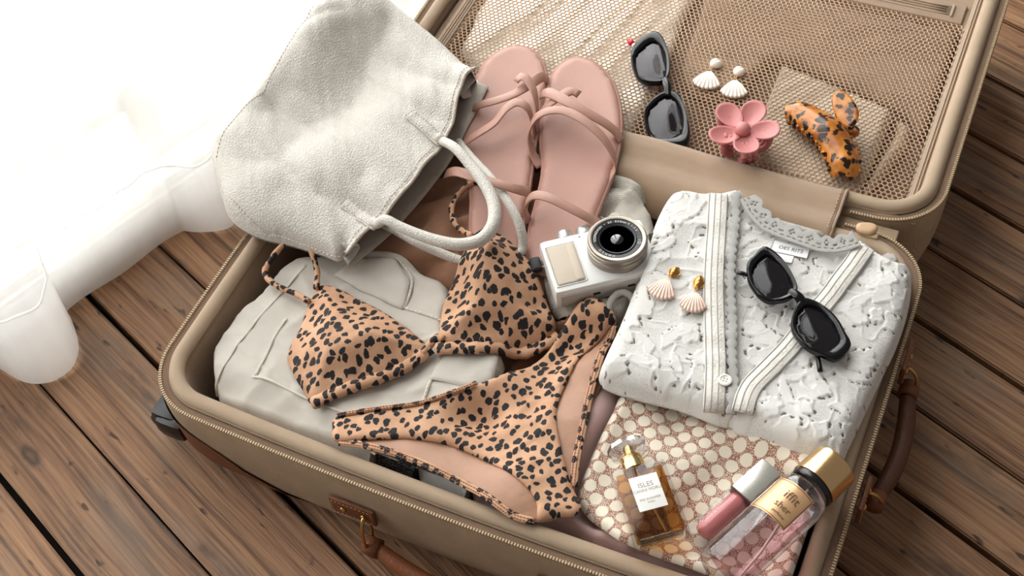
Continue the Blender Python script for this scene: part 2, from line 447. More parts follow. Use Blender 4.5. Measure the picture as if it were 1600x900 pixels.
for (v0, v1) in ((WV0+.05, -.122), (-.085, .50), (.537, WV1-.05)):
    m = MB(); wbox(m, UW-.066, UW-.062, v0, v1, .085, WZ1-.05); m.build('pane', PANE, win, smooth_=False)

# ---- sheer curtain
def sheer(name, tr, opac):
    s = NT(name); v = s.obj()
    w = s.noise(s.map(v, (60, 60, 3)), 1.0, 4)
    wv = s.n('TexWave', {'Vector': v, 'Scale': 260, 'Distortion': 1.5}, bands_direction='Z')
    nrm = s.bump(s.math('ADD', s.math('MULTIPLY', w, .8), s.math('MULTIPLY', wv, .1)), .0012)
    df = s.n('BsdfDiffuse', {'Color': (.96, .955, .945, 1), 'Normal': nrm}); tl = s.n('BsdfTranslucent', {'Color': (.98, .975, .965, 1), 'Normal': nrm})
    a = s.n('MixShader', {0: tr, 1: df, 2: tl}); t = s.n('BsdfTransparent', {'Color': (1, 1, 1, 1)})
    f = s.math('MULTIPLY_ADD', w, .10, opac-.05)
    s.t.links.new(s.n('MixShader', {0: f, 1: t, 2: a}), s.out.inputs[0]); return s.m
SH = sheer('sheer_voile', .40, .62); SHH = sheer('sheer_hem', .36, .80)
hem = [(-330, 520), (-250, 590), (-170, 545), (-95, 500), (-45, 545), (0, 578), (40, 598), (80, 597), (112, 580), (124, 555), (122, 530), (112, 500), (104, 482), (112, 462), (150, 432), (200, 396), (240, 368), (275, 361), (310, 363), (350, 362), (380, 350)]
hp = A(hem, 0.0); _v0 = float(hp[-1]@E2); hp = np.vstack([hp]+[(E1*(UW+.030+.008*math.sin(k*1.9)*(k > 1))+E2*(_v0+.035*(k+1)))[None] for k in range(10)]); hp = resample(cr(hp, 10), .006)
hu = np.maximum(hp@E1, UW+.022); hv = hp@E2
s_ = np.linspace(0, 1, len(hp))
# gathered at the rail: same sequence, pulled to the wall and regular pleats
arc = np.r_[0, np.cumsum(np.linalg.norm(np.diff(hp, axis=0), axis=1))]
tv = hv[0]+.02+(hv[-1]-hv[0])*s_; tu = UW+.10+.03*np.sin(arc*2*PI/.115)
zs = np.r_[np.linspace(.002, .112, 10), np.linspace(.116, .5, 26), np.linspace(.53, 2.6, 30)]
def cpt(z):
    k = smooth(np.clip(z/1.5, 0, 1))**.8
    kf = math.exp(-z/.10)                                   # the hem edge kicks out a little
    u = hu*(1-k)+tu*k+.012*np.sin(arc*2*PI/.043+1.3)*smooth(np.clip(z/.3, 0, 1))*(1-k)*.55
    v = hv*(1-k)+tv*k
    u = np.maximum(u, UW+.016); w_ = smooth((v+.10)/.06)*smooth((.62-z)/.2); u = u*(1-w_)+np.minimum(u, UW+.034)*w_
    return np.outer(u, E1)+np.outer(v, E2)+np.outer(z+.002*np.sin(arc*60)*kf, (0, 0, 1))
cur = thing('curtain', 'white sheer floor-length curtain hanging in folds before the bright window', 'curtain', uv(UW+.1, -.1, 0))
rows = [cpt(z) for z in zs]
mk('curtain_panel', *loft(rows[9:], False), SH, cur)
mk('curtain_hem', *loft(rows[:11], False), SHH, cur)
seam = cpt(.112); m = MB(); m.add(*tube(seam, .0011, 5)); m.build('hem_seam', sheer('voile_seam', .7, .85), cur)

# ================================================================== SUITCASE
CANVAS = cloth('tan_canvas', (176, 150, 120), .75, weave=420, wd=.00035, mot=.05, twill=True, sheen=.1)
LINING = cloth('beige_lining', (168, 138, 110), .55, weave=700, wd=.0001, mot=.04, sheen=.3, grain=60, gd=.0008)
PIPE = cloth('beige_piping', (184, 158, 130), .6, weave=600, wd=.0002, mot=.04, twill=True)
TAPE = cloth('zip_tape', (142, 112, 86), .8, weave=500, wd=.0002, mot=.05)
BRASS = plain('brass', (196, 158, 96), .28, metal=1)
TEETH = plain('pale_zip_teeth', (178, 154, 122), .45)
TAN = leather('tan_leather', (128, 74, 42), .45, 420, .0003)
BROWN = leather('brown_leather', (112, 64, 38), .5, 420, .0003)
BLKP = plain('black_plastic', (26, 26, 28), .35)
RIM = .14; HXB, HYB = .322, .2165
sc = thing('suitcase', 'open tan canvas suitcase with brown leather trim lying on the floorboards', 'suitcase', (0, 0, 0))
def shell_ring(cx, cy, hx, hy, off, z, r0, bulge=.006):
    P = rrect(cx, cy, hx-off, hy-off, r0-off)
    dx = (P[:, 0]-cx)/(hx); dy = (P[:, 1]-cy)/(hy)
    P = P.copy(); P[:, 1] += np.where(dy < -.6, -bulge, 0)*(1-np.clip(np.abs(dx)/.85, 0, 1)**2)
    P[:, 0] += np.where(dx < -.6, -bulge*.5, 0)*(1-np.clip(np.abs(dy)/.8, 0, 1)**2)
    return np.c_[P, np.full(len(P), z)]
def half(cx, cy, hx, hy, tag, r0=.062, floor_z=.018):
    ring = lambda off, z: shell_ring(cx, cy, hx, hy, off, z, r0)
    prof = [(.085, .004), (.050, .004), (.036, .006), (.024, .013), (.014, .024), (.007, .040), (.003, .062), (.0005, .09), (0, .115), (.0005, .128), (.0015, .1335)]
    body = mk(tag+'_shell', *loft([ring(o_, z) for o_, z in prof], True, True), CANVAS, sc)
    # seam line of the outer panel
    mk('zip_tape', *loft([ring(o_, z) for o_, z in ((.0015, .1335), (.004, .1350), (.0075, .1345), (.0105, .1335))]), TAPE, body)
    # inner lining: wall and floor
    lin_p = [(.0105, .1335), (.011, .131), (.024, .131), (.0255, .120), (.027, .09), (.028, .05), (.032, floor_z+.004), (.045, floor_z), (.12, floor_z)]
    mk('lining', *loft([ring(o_, z) for o_, z in lin_p][::1], True, False, True), LINING, body)
    # padded roll along the mouth
    a = np.linspace(0, 2*PI, 13)[:-1]
    rr = [ring(.0185+.0075*math.cos(t), .1365+.0068*math.sin(t)) for t in a]
    wob = 1
    mk('padded_rim', *loft(rr, True, loop=True), PIPE, body)
    # fine welt beside the roll
    rr = [ring(.0118+.0016*math.cos(t), .1350+.0016*math.sin(t)) for t in a[::2]]
    mk('welt', *loft(rr, True, loop=True), PIPE, body)
    return body, ring
base, bring = half(0, 0, HXB, HYB, 'base')
LCX, LCY, LHX, LHY = .006, .4475, .312, .2165
lid, lring = half(LCX, LCY, LHX, LHY, 'lid', .060)
def teeth(path, parent, name='zip_teeth', skip=None):
    P = resample(path, .0027, True); T, S, N = frames(P, (0, 0, 1), True); m = MB(); tv, tf = box((0, 0, 0), .0017, .0028, .0019)
    for p, t, s1, n1 in zip(P, T, S, N):
        if skip is not None and skip(p): continue
        m.add(tv@np.array([t, s1, n1])+p, tf)
    o = m.build(name, TEETH, parent, smooth_=False); o['kind'] = 'stuff'; return o
pth = bring(.0022, .1362)
teeth(pth, base, skip=lambda p: p[1] > HYB-.01 and abs(p[0]) < .235)
teeth(lring(.0022, .1362), lid, skip=lambda p: p[1] < LCY-LHY+.01 and abs(p[0]) < .235)
h_fill(bring(.01, 0), .142); HF[:] = 0
h_fill(rrect(0, 0, HXB, HYB, .06), .1435); h_fill(rrect(LCX, LCY, LHX, LHY, .07), .139)
_in = rrect(0, 0, HXB-.028, HYB-.028, .035)
xs = HX0+(np.arange(HN[0])+.5)*HG; ys = HY0+(np.arange(HN[1])+.5)*HG; XX, YY = np.meshgrid(xs, ys, indexing='ij')
HF[inside(np.c_[XX.ravel(), YY.ravel()], _in).reshape(HN)] = .018
# hinge flap bridging both rims
fy = [(.172, .118), (.178, .130), (.186, .139), (.196, .1465), (.206, .1465), (.216, .1435), (.223, .1425), (.232, .1455), (.243, .1470), (.250, .1455), (.254, .137)]
fx = np.linspace(-.24, .225, 70)
def flap(dz):
    return [np.c_[np.full(len(fx), 0)+fx, np.full(len(fx), y)+.0015*np.sin(fx*21+y*30), np.full(len(fx), z+dz)+.0012*vn(fx, np.full(len(fx), y), .03, 4)] for y, z in fy]
up_, fF = loft(flap(0), False); dn_, _ = loft(flap(-.0016), False)
nn = len(fx); n2 = len(up_)
edge = [(i*nn+nn-1) for i in range(len(fy))]
side = [[edge[i], edge[i+1], edge[i+1]+n2, edge[i]+n2] for i in range(len(fy)-1)]
hf = mk('hinge_flap', np.vstack([up_, dn_]), [f[::-1] for f in fF]+[[i+n2 for i in f] for f in fF]+side, LINING, sc)
xe = .2205
pe = np.array([(xe, y, z+.0008) for y, z in fy]); stitches(resample(pe, .002), .0042, .0028, .00045, plain('beige_thread', (206, 184, 156), .7), hf)
pe2 = np.array([(.2255, y, z) for y, z in fy]); m = MB(); m.add(*tube(resample(pe2, .004), .0016, 6)); m.build('flap_hem', LINING, hf)
h_fill([(-.24, .18), (.226, .18), (.226, .252), (-.24, .252)], .1475)
# canvas bridge under the flap beyond its end
m = MB(); m.add(*box((.255, .2185, .128), .06, .022, .006, None, .002)); m.build('hinge_tape', CANVAS, sc)
# zip pull
pc = A([(1355, 355)], .150)[0]
tip = A([(1372, 357), (1362, 365), (1347, 363), (1338, 357), (1340, 349), (1352, 347), (1366, 349)], .148)
P2 = cr(tip[:, :2], 5, True)
zp = sheet('zip_pull', P2, lambda x, y, d: .1475+.0018*rnd_edge(d, .002), lambda x, y, d: np.full(len(x), .1455), .0022, plain('leather_tab', (196, 160, 124), .5), sc, put=False)
m = MB(); m.add(*box((pc[0]+.006, pc[1]-.003, .1425), .012, .007, .006, None, .0015)); m.build('slider', TEETH, zp, smooth_=False)

# --- leather corner guards low on the shell
def guard(sx, sy):
    ring_pts = [(.0345, .0045), (.020, .016), (.0085, .036), (.003, .062), (.0003, .114)]
    rows_ = []
    for o_, z in ring_pts:
        P = shell_ring(0, 0, HXB, HYB, o_-.0022, z-.0012, .062)
        ang = np.arctan2((P[:, 1]-sy*(HYB-.062)), (P[:, 0]-sx*(HXB-.062)))
        L = np.hypot(P[:, 0]-sx*HXB, P[:, 1]-sy*HYB)
        k = (P[:, 0]*sx > HXB-.25) & (P[:, 1]*sy > HYB-.25)
        idx = np.where(k)[0]
        # contiguous order
        br = np.where(np.diff(idx) > 1)[0]
        if len(br): idx = np.r_[idx[br[0]+1:], idx[:br[0]+1]]
        rows_.append(P[idx])
    n = min(len(r) for r in rows_); rows_ = [r[(len(r)-n)//2:(len(r)-n)//2+n] for r in rows_]
    r3 = rows_[3][:, :2]; arc_ = np.r_[0, np.cumsum(np.linalg.norm(np.diff(r3, axis=0), axis=1))]; cm_ = arc_[np.argmin(np.hypot(r3[:, 0]-sx*HXB, r3[:, 1]-sy*HYB))]; t = np.clip((arc_-cm_)/.19, -1, 1)
    out = []
    for i, r in enumerate(rows_):     # top edge dips at both ends
        p = i*np.clip(1-.995*np.abs(t)**1.9, 0, 1); a_ = np.minimum(p.astype(int), 3); fr_ = (p-a_)[:, None]; ii = np.arange(n); RW = np.array(rows_)
        out.append(RW[a_, ii]*(1-fr_)+RW[a_+1, ii]*fr_)
    V, Fq = loft(out, False)
    return mk('corner_guard', V, Fq, BROWN, sc)
for sx, sy in ((-1, -1), (1, -1), (-1, 1)): guard(sx, sy)
# --- wheels at the left end
def wheel(cy):
    c = np.array((-HXB-.010, cy, .040))
    hs = MB(); hs.add(*box(c+(.014, 0, .012), .034, .046, .030, None, .010)); hs.add(*box(c+(.006, 0, .020), .030, .034, .020, None, .008))
    w = hs.build('wheel_housing', BLKP, sc, auto=50)
    m = MB(); m.add(*lathe([(.001, -.009), (.012, -.009), (.0185, -.007), (.020, -.003), (.020, .003), (.0185, .007), (.012, .009), (.001, .009)], 28, (0, 1, 0), c+(-.006, 0, -.010)))
    m.build('wheel', plain('dark_rubber', (46, 46, 48), .6), w, auto=40)
    m = MB(); m.add(*lathe([(.001, -.0105), (.006, -.0105), (.007, -.0095), (.007, .0095), (.006, .0105), (.001, .0105)], 18, (0, 1, 0), c+(-.006, 0, -.010))); m.build('axle', plain('steel', (150, 150, 150), .3, metal=1), w, auto=40)
for cy in (-.182, .15): wheel(cy)
# --- carry handles: front and right
def handle(name, o, dx, nrm, L, sag, out, plate, zc, lm=None):
    """o: middle on the wall, dx: along the wall, nrm: outward"""
    dx = np.array(dx, float); nrm = np.array(nrm, float); o = np.array(o, float); up = np.array((0, 0, 1.0))
    hnd = None
    n = 26; t = np.linspace(-1, 1, n); P = [o+dx*(L*q)+nrm*(out*(.62+.38*(1-q*q)))+up*(-sag*(.72+.28*(1-q**2))) for q in t]
    r = .0085*(1-.22*np.abs(t)**4)
    hnd = mk(name, *tube(P, r, 14, up=nrm), lm or TAN, sc)
    lo_ = [np.array(p)-up*.0082+nrm*.002 for p in P[2:-2]]; stitches(lo_, .0050, .0032, .0005, plain('tan_thread', (196, 150, 104), .7), hnd, up=-up)
    for s1 in (-1, 1):
        e = P[0] if s1 < 0 else P[-1]
        m = MB(); m.add(*tube([e-dx*s1*.002, e+dx*s1*.007, e+dx*s1*.013], [.0095, .0092, .0085], 14, up=nrm)); m.build('end_loop', BROWN, hnd)
        pc_ = o+dx*(s1*(L+plate*.55))+up*.006+nrm*.004
        # ring: oval wire from the end loop to the plate
        a = np.linspace(0, 2*PI, 25)[:-1]; top_ = o+dx*(s1*(L+.012))+nrm*.008+up*.004; bot_ = e+dx*s1*.008
        mid = (top_+bot_)/2; ya = (top_-bot_)/2; ya = ya*(1+.004/np.linalg.norm(ya)); xa = unit(np.cross(ya, dx))*.0075
        m = MB(); m.add(*tube([mid+ya*math.cos(q)+xa*math.sin(q) for q in a], .0016, 7, True, up=dx)); m.build('ring', BRASS, hnd)
        pl = MB(); pl.add(*box(pc_, plate, .004, .026, [dx, nrm, up], .0018)); pb = pl.build('mount_plate', BROWN, hnd, auto=40)
        for q in (-.26, .20):
            m = MB(); m.add(*lathe([(.0032, 0), (.0030, .0012), (.0018, .0022), (.0004, .0025)], 14, nrm, pc_+dx*(s1*q*plate)+nrm*.002)); m.build('rivet', BRASS, pb)
        xq, zq = plate/2-.003, .010
        lp = [pc_+dx*a_+up*b_+nrm*.0021 for a_, b_ in ((-xq, -zq), (xq, -zq), (xq, zq), (-xq, zq), (-xq, -zq))]
        stitches(lp, .0042, .0028, .0004, plain('tan_thread', (196, 150, 104), .7), pb, up=nrm)
    return hnd
handle('carry_handle', (.012, -HYB-.0045, .083), (1, 0, 0), (0, -1, 0), .077, .040, .026, .046, .08)
handle('side_handle', (HXB+.001, .016, .108), (0, 1, 0), (1, 0, 0), .056, .022, .022, .036, .1, leather('dark_brown_leather', (82, 46, 28), .5, 420, .0003))

# ================================================================== LID INTERIOR
NX0, NX1, NY0, NY1 = -.255, .2805, .2455, .5445
NETZ = .1288
def net_z(x, y): return NETZ+.0022*(fbm(x, y, .09, 11, 2)*.5+.5)*smooth(np.minimum.reduce([x-NX0, NX1-x, y-NY0, NY1-y])/.03)
LIP = cloth('lid_panel_fabric', (132, 104, 82), .7, weave=500, wd=.0002, mot=.08, grain=50, gd=.001)
mk('lid_panel', *loft([np.c_[rrect(LCX, LCY, LHX-.026, LHY-.026, .034), np.full(152, .112)][:]], True, True), LIP, lid) if False else None
_rp = rrect(LCX, LCY, LHX-.0265, LHY-.0265, .032); mk('lid_panel', np.c_[_rp, np.full(len(_rp), .112)], [list(range(len(_rp)))], LIP, lid)
# beige border around the net
ri = rrect(LCX, LCY, LHX-.0255, LHY-.0255, .032)
ni = rrect((NX0+NX1)/2, (NY0+NY1)/2, (NX1-NX0)/2, (NY1-NY0)/2, .006)
mk('net_border', *loft([np.c_[ri, np.full(len(ri), .1225)], np.c_[ri*.6+ni*.4, np.full(len(ri), .1262)], np.c_[ni, np.full(len(ni), NETZ-.0005)], np.c_[ni, np.full(len(ni), .113)]]), LINING, lid)
# netting: real hexagonal holes
def netting():
    p = .0056; R = p/math.sqrt(3); rows = int((NY1-NY0)/(1.5*R))+1; cols = int((NX1-NX0)/p)+1
    a = np.radians(np.arange(6)*60+30); ca, sa = np.cos(a), np.sin(a)
    cx = []; cy = []
    for j in range(rows):
        for i in range(cols):
            x = NX0+(i+.5*(j % 2))*p+.0018; y = NY0+j*1.5*R+.001
            if x < NX1-.001 and y < NY1-.001: cx.append(x); cy.append(y)
    cx = np.array(cx); cy = np.array(cy)
    jx = cx+.0006*vn(cx, cy, .05, 3); jy = cy+.0006*vn(cx, cy, .05, 8)
    ox = cx[:, None]+R*ca; oy = cy[:, None]+R*sa
    ix = jx[:, None]+R*.71*ca; iy = jy[:, None]+R*.71*sa
    V = np.stack([np.stack([ox, oy, net_z(ox, oy)+.00035], -1), np.stack([ix, iy, net_z(ix, iy)-.0003], -1)], 1).reshape(-1, 3)
    F = []
    for c in range(len(cx)):
        b = c*12
        for k in range(6): F.append((b+k, b+(k+1) % 6, b+6+(k+1) % 6, b+6+k))
    o = mk('mesh_netting', V, F, cloth('net_thread', (180, 148, 120), .75, mot=.05, sheen=0), lid); o['kind'] = 'stuff'
netting()
# piping and zips around the net
PALE = cloth('pale_binding', (190, 164, 138), .7, weave=600, wd=.0002, mot=.03)
m = MB(); m.add(*tube(resample(np.array([(.20, NY0-.003, .1305), (NX1+.004, NY0-.003, .1300)]), .02), .0048, 10)); m.add(*tube(resample(np.array([(NX0, NY0-.003, .1300), (.20, NY0-.003, .1305)]), .02), .0048, 10)); m.build('net_piping', PIPE, lid)
for xz, nm in ((NX1+.0085, 1), (NX0-.0085, -1)):
    tp = MB(); tp.add(*ribbon(resample(np.array([(xz, NY0+.012, .1292), (xz, LCY+LHY-.035, .1292)]), .02), .0135, .0016)); t_ = tp.build('net_zip_tape', PALE, lid)
    for dx in (-.0030, .0, .0030):
        c = MB(); c.add(*tube(resample(np.array([(xz+dx, NY0+.014, .1303), (xz+dx, LCY+LHY-.037, .1303)]), .02), .00085 if dx else .0012, 6)); c.build('zip_coil', plain('zip_coil_brown', (150, 122, 98), .5) if dx == 0 else PALE, t_)
m = MB(); m.add(*box((NX1+.0085, NY0+.004, .1285), .017, .013, .005, None, .0022)); m.build('zip_end_tab', PIPE, lid)
# upper zip pocket
m = MB(); m.add(*box((.012, NY1+.0175, .1285), NX1-NX0-.006, .034, .004, None, .0015)); pk = m.build('pocket_band', LINING, lid)
m = MB(); m.add(*ribbon(resample(np.array([(-.2, NY1+.0185, .1308), (.262, NY1+.0185, .1308)]), .02), .016, .0016)); m.build('pocket_zip_tape', PALE, pk)
for dy in (-.004, .0, .004):
    c = MB(); c.add(*tube(resample(np.array([(-.195, NY1+.0185+dy, .1320), (.257, NY1+.0185+dy, .1320)]), .02), .0010, 6)); c.build('zip_coil', plain('zip_coil_brown', (150, 122, 98), .5), pk)
c = MB(); c.add(*box((.263, NY1+.0185, .1312), .003, .02, .0025, None, .0008)); c.build('zip_stop', PALE, pk)
# loose things stowed under the netting
_u = lambda lst: cr(A(lst, .126)[:, :2], 5, True)
LACE_U = cloth('ivory_lace_under', (246, 240, 228), .8, mot=.04, grain=180, gd=.001)
def under(name, lst, label, cat, mat, z, wr, ang, hole=None, smo=True):
    o_ = _u(lst) if smo else resample(A(lst, .126)[:, :2], .008, True)
    o_ = o_[(o_[:, 1] > NY0+.002)] if False else np.c_[np.clip(o_[:, 0], NX0+.004, NX1-.004), np.clip(o_[:, 1], NY0+.004, NY1-.004)]
    top = lambda x, y, d: net_z(x, y)-.0005-(.1285-z)-.010*(1-rnd_edge(d, .008))-wr*np.clip((1-np.abs(dirn(x, y, ang, .16, .016, 5))*2.2), 0, 1)**2
    o = sheet(name, o_, top, lambda x, y, d: np.full(len(x), .1125), .005, mat, None, put=False)
    return tagp(o, label, cat)
under('lace_garment', [(722, 78), (735, 40), (790, -70), (1090, -90), (1062, 40), (1022, 140), (985, 205), (955, 215), (900, 150), (830, 130), (760, 112)], 'ivory lace garment pressed flat under the lid netting beside the sandals', 'garment', LACE_U, .1285, .006, 1.35)
under('beige_scarf', [(1098, 8), (1115, -60), (1250, -60), (1500, 40), (1470, 140), (1440, 205), (1405, 165), (1222, 90), (1140, 150), (1066, 120)], 'smooth beige cloth lying under the lid netting by the zip pocket', 'cloth', cloth('beige_cotton', (176, 148, 122), .8, weave=400, wd=.0002), .1275, .003, .3)
under('fabric_pouch', [(1222, 98), (1398, 172), (1336, 318), (1160, 250)], 'cream square fabric pouch stowed under the netting below the tortoiseshell clip', 'pouch', cloth('cream_cotton', (228, 212, 190), .8, weave=380, wd=.0003), .1285, .001, .9, smo=False)
under('tissue_sleeve', [(1404, 178), (1428, 196), (1420, 222), (1345, 312), (1340, 306), (1402, 200)], 'thin translucent sleeve edge peeking out beside the cream fabric pouch', 'sleeve', cloth('tissue', (206, 184, 160), .6), .1245, .002, .9, smo=False)
k = (XX > NX0) & (XX < NX1) & (YY > NY0) & (YY < NY1); HF[k] = .1315

# ================================================================== PACKED CLOTHES
HIN = lambda P: np.c_[np.clip(P[:, 0], -HXB+.030, HXB-.030), np.clip(P[:, 1], -HYB+.030, HYB-.030)]
KNIT = cloth('tan_knit', (196, 142, 110), .9, weave=330, wd=.0006, mot=.06, sheen=.1)
def pack(name, lst, zp, top, mat, label, cat, step=.0045, inset=True, under_=.0, smo=True, parent=None, group=None, low=None, edge=.014, world=False, attr=None):
    O = np.asarray(lst, float) if world else A(lst, zp)[:, :2]
    O = resample(cr(O, 8, True), .006, True) if smo else resample(O, .005, True)
    if inset: O = HIN(O)
    f = h_field(1, 1, 1)
    def bot(x, y, d):
        b = h_get(f, x, y)+.0008
        return b if low is None else np.maximum(b*0+low, b)
    def tp(x, y, d):
        b = bot(x, y, d); t = top(x, y)
        return np.maximum(b+.0012, b+(t-b)*rnd_edge(d, edge))
    o = sheet(name, O, tp, bot, step, mat, parent, attr=attr)
    return tagp(o, label, cat, group) if parent is None else o
ridge = lambda x, y, a, l, w, s: (1-np.abs(dirn(x, y, a, l, w, s)))**3
# pink garment (front right), tan knit (middle), grey lace (right)
PINK = cloth('dusty_pink_jersey', (220, 182, 176), .8, weave=500, wd=.0002, mot=.04, sheen=.3)
pack('pink_garment', [(.02, -.19), (.29, -.19), (.29, -.03), (.12, .0), (.06, -.02), (.03, -.09)], 0, lambda x, y: .108+.014*smooth((-.165-y)/.02)+.012*ridge(x, y, 1.25, .14, .03, 2)+.020*smooth((.115-x)/.03), PINK,
     'dusty pink jersey garment bunched under the patterned pouch', 'garment', world=True, edge=.007)
pack('knit_sweater', [(-.23, .175), (-.23, .02), (-.19, -.12), (-.05, -.15), (.06, -.115), (.085, -.03), (.10, .02), (.09, .10), (.02, .172)], 0,
     lambda x, y: np.minimum(.1395, -.004*smooth((y-.12)/.05)+.105+.022*ridge(x, y, .75, .16, .030, 6)+.010*ridge(x, y, 1.5, .10, .022, 8)+.005*fbm(x, y, .05, 4)+.003*ridge(x, y, .3, .07, .012, 9)+.022*smooth((y+.02)/.06)*smooth((.0-x)/.05)), KNIT, 'tan knitted sweater bunched between the tote bag and the trousers', 'sweater', world=True)
GREY = cloth('grey_lace_cloth', (176, 168, 160), .9, mot=.12, grain=260, gd=.0015)
pack('lace_camisole', [(.105, .185), (.29, .185), (.292, .05), (.291, -.05), (.285, -.088), (.19, -.035), (.115, -.03), (.10, .05)], 0, lambda x, y: .138+.004*fbm(x, y, .03, 9), GREY, 'grey lace garment folded underneath the white lace blouse', 'garment', world=True)
LINEN = cloth('pale_linen', (214, 206, 194), .9, weave=260, wd=.0004, mot=.05)
pack('linen_cloth', [(918, 312), (945, 292), (975, 290), (1010, 312), (1030, 335), (1022, 390), (1005, 455), (985, 492), (930, 500), (868, 480), (850, 430), (868, 380)], .135,
     lambda x, y: .131+.013*ridge(x, y, .35, .10, .020, 12)+.008*ridge(x, y, 1.4, .08, .016, 13)+.006*smooth((y-.12)/.04), LINEN, 'crumpled pale grey linen cloth tucked under the white camera', 'cloth', inset=True)
WHITE = cloth('white_cotton', (230, 228, 224), .85, weave=300, wd=.0002, mot=.03)
pack('white_tee', [(650, 700), (720, 700), (800, 770), (830, 815), (820, 840), (760, 830), (690, 800), (655, 760)], .118, lambda x, y: .133+.004*ridge(x, y, .3, .1, .02, 3), WHITE, 'white cotton garment showing under the bikini bottom by the front rim', 'garment', edge=.005)
BLKM = NT('black_perforated'); _v = BLKM.n('TexVoronoi', {'Vector': BLKM.obj(), 'Scale': 420})
BLKM.P(Base_Color=BLKM.ramp(_v, [(.2, lin((112, 108, 104))), (.4, lin((26, 24, 24)))]), Roughness=.5, Normal=BLKM.bump(_v, .0006))
pack('toiletry_bag', [(588, 700), (640, 700), (700, 760), (712, 800), (650, 790), (590, 765)], .118, lambda x, y: .131+0*x, BLKM.m, 'small black perforated bag between the trousers and the white garment', 'bag', edge=.004)
# off-white trousers, folded
DEN = cloth('off_white_twill', (222, 214, 203), .88, weave=420, wd=.0003, mot=.035, twill=True)
tro = [(322, 540), (345, 497), (400, 452), (440, 412), (480, 398), (560, 402), (615, 405), (655, 425), (702, 452), (700, 520), (782, 545), (768, 600), (700, 640), (640, 690), (612, 745), (540, 735), (440, 690), (372, 660), (330, 618)]
def tro_top(x, y):
    z = .131+.003*fbm(x, y, .07, 21)+.0026*ridge(x, y, 1.1, .2, .035, 31)+.0022*ridge(x, y, -.4, .12, .022, 33)+.0009*ridge(x, y, .3, .06, .012, 35)+.0005*fbm(x, y, .012, 36, 2)-.010*smooth((-.255-x)/.04)
    return z-.012*smooth((-.15-y)/.03)+.004*smooth((y+.05)/.06)
tr = pack('trousers', tro, .130, tro_top, DEN, 'folded off-white twill trousers under the leopard bikini top', 'trousers', step=.0032, edge=.008)
ftr = HF.copy()
def on_top(pts, lift, zp=.132, n=6, f=None):
    """a path that lies on whatever is already packed"""
    P = A(pts, zp); P = resample(cr(P, n), .004); f = h_field(1, 1, 1) if f is None else f
    P[:, 2] = h_get(f, P[:, 0], P[:, 1])+lift; return P
SEAM = cloth('twill_seam', (206, 197, 185), .88)
for i, ln in enumerate(([(330, 600), (372, 540), (432, 470), (480, 420)], [(395, 590), (430, 600), (520, 640), (560, 655)], [(620, 410), (645, 440), (632, 480)], [(632, 480), (700, 505)], [(690, 560), (672, 600), (652, 650)], [(672, 590), (735, 610), (762, 600)], [(400, 590), (425, 540), (448, 500)], [(560, 690), (590, 720)])):
    P = on_top(ln, .0001, .131); m = MB(); m.add(*ribbon(P, .0028, .0007)); o = m.build('seam', SEAM, tr)
    if i in (2, 3, 4, 5): stitches(P+(0, 0, .0005), .0045, .003, .0004, plain('cream_thread', (236, 230, 220), .8), o)
# pocket flap
P = A([(560, 408), (618, 410), (642, 440), (630, 482), (560, 452), (520, 430)], .134)[:, :2]; f = h_field(1, 1, 1)
sheet('pocket_flap', resample(P, .005, True), lambda x, y, d: h_get(f, x, y)+.0008+.0016*rnd_edge(d, .003), lambda x, y, d: h_get(f, x, y)+.0002, .004, DEN, tr)
P = A([(672, 592), (700, 542), (782, 548), (770, 598), (745, 612)], .134)[:, :2]
sheet('pocket', resample(P, .005, True), lambda x, y, d: h_get(f, x, y)+.0008+.0016*rnd_edge(d, .003), lambda x, y, d: h_get(f, x, y)+.0002, .004, DEN, tr)

# ================================================================== SANDALS
SOLE = leather('blush_leather', (182, 138, 124), .48, 700, .00012, .4)
STRAP = leather('blush_strap', (180, 136, 120), .42, 700, .00012, .45)
def sole_z(y): return np.interp(y, [.02, .10, .19, .245, .34], [.1405, .1440, .1488, .1498, .1500])
def sandal(label, edge, straps, insock):
    O = A(edge, .158)[:, :2]; O = resample(cr(O, 8, True), .004, True); c = O.mean(0)
    root = thing('sandal', label, 'sandal', (c[0], c[1], float(sole_z(c[1]))), 'pair of pink strappy sandals')
    ax_ = unit(np.r_[O[np.argmax(O[:, 1])]-O[np.argmin(O[:, 1])], 0])
    sheet('sole', O, lambda x, y, d: sole_z(y)+.0085-.0030*(1-rnd_edge(d, .005))-.0012*smooth(d/.03), lambda x, y, d: sole_z(y)+.0002, .005, SOLE, root)
    # welt around the footbed
    I = np.c_[O, sole_z(O[:, 1])+.0032]; m = MB(); m.add(*tube(I, .0026, 8, True)); m.build('outsole', leather('blush_edge', (166, 122, 108), .6, 700, .0001), root)
    for w, pts in straps:
        P = np.array([at(px, py, float(sole_z(.2)+h)) for px, py, h in pts])
        P = resample(cr(P, 8), .004); P[:, 2] = np.maximum(P[:, 2], sole_z(P[:, 1])+.004)
        mk('strap', *ribbon(P, w*1.32, .0022, side=ax_), STRAP, root)
    return root
Lr = [(748, 112), (760, 92), (785, 74), (812, 69), (836, 79), (850, 102), (854, 132), (848, 170), (838, 205), (832, 245), (826, 285), (818, 330), (814, 372), (806, 408), (778, 420), (748, 412), (736, 385), (734, 340), (735, 295), (726, 250), (720, 205), (728, 160)]
Rr = [(862, 116), (878, 96), (903, 87), (932, 97), (955, 122), (967, 155), (970, 192), (966, 228), (956, 268), (942, 302), (928, 335), (915, 372), (900, 402), (868, 416), (835, 410), (822, 385), (828, 345), (840, 300), (848, 262), (846, 225), (845, 195), (852, 150)]
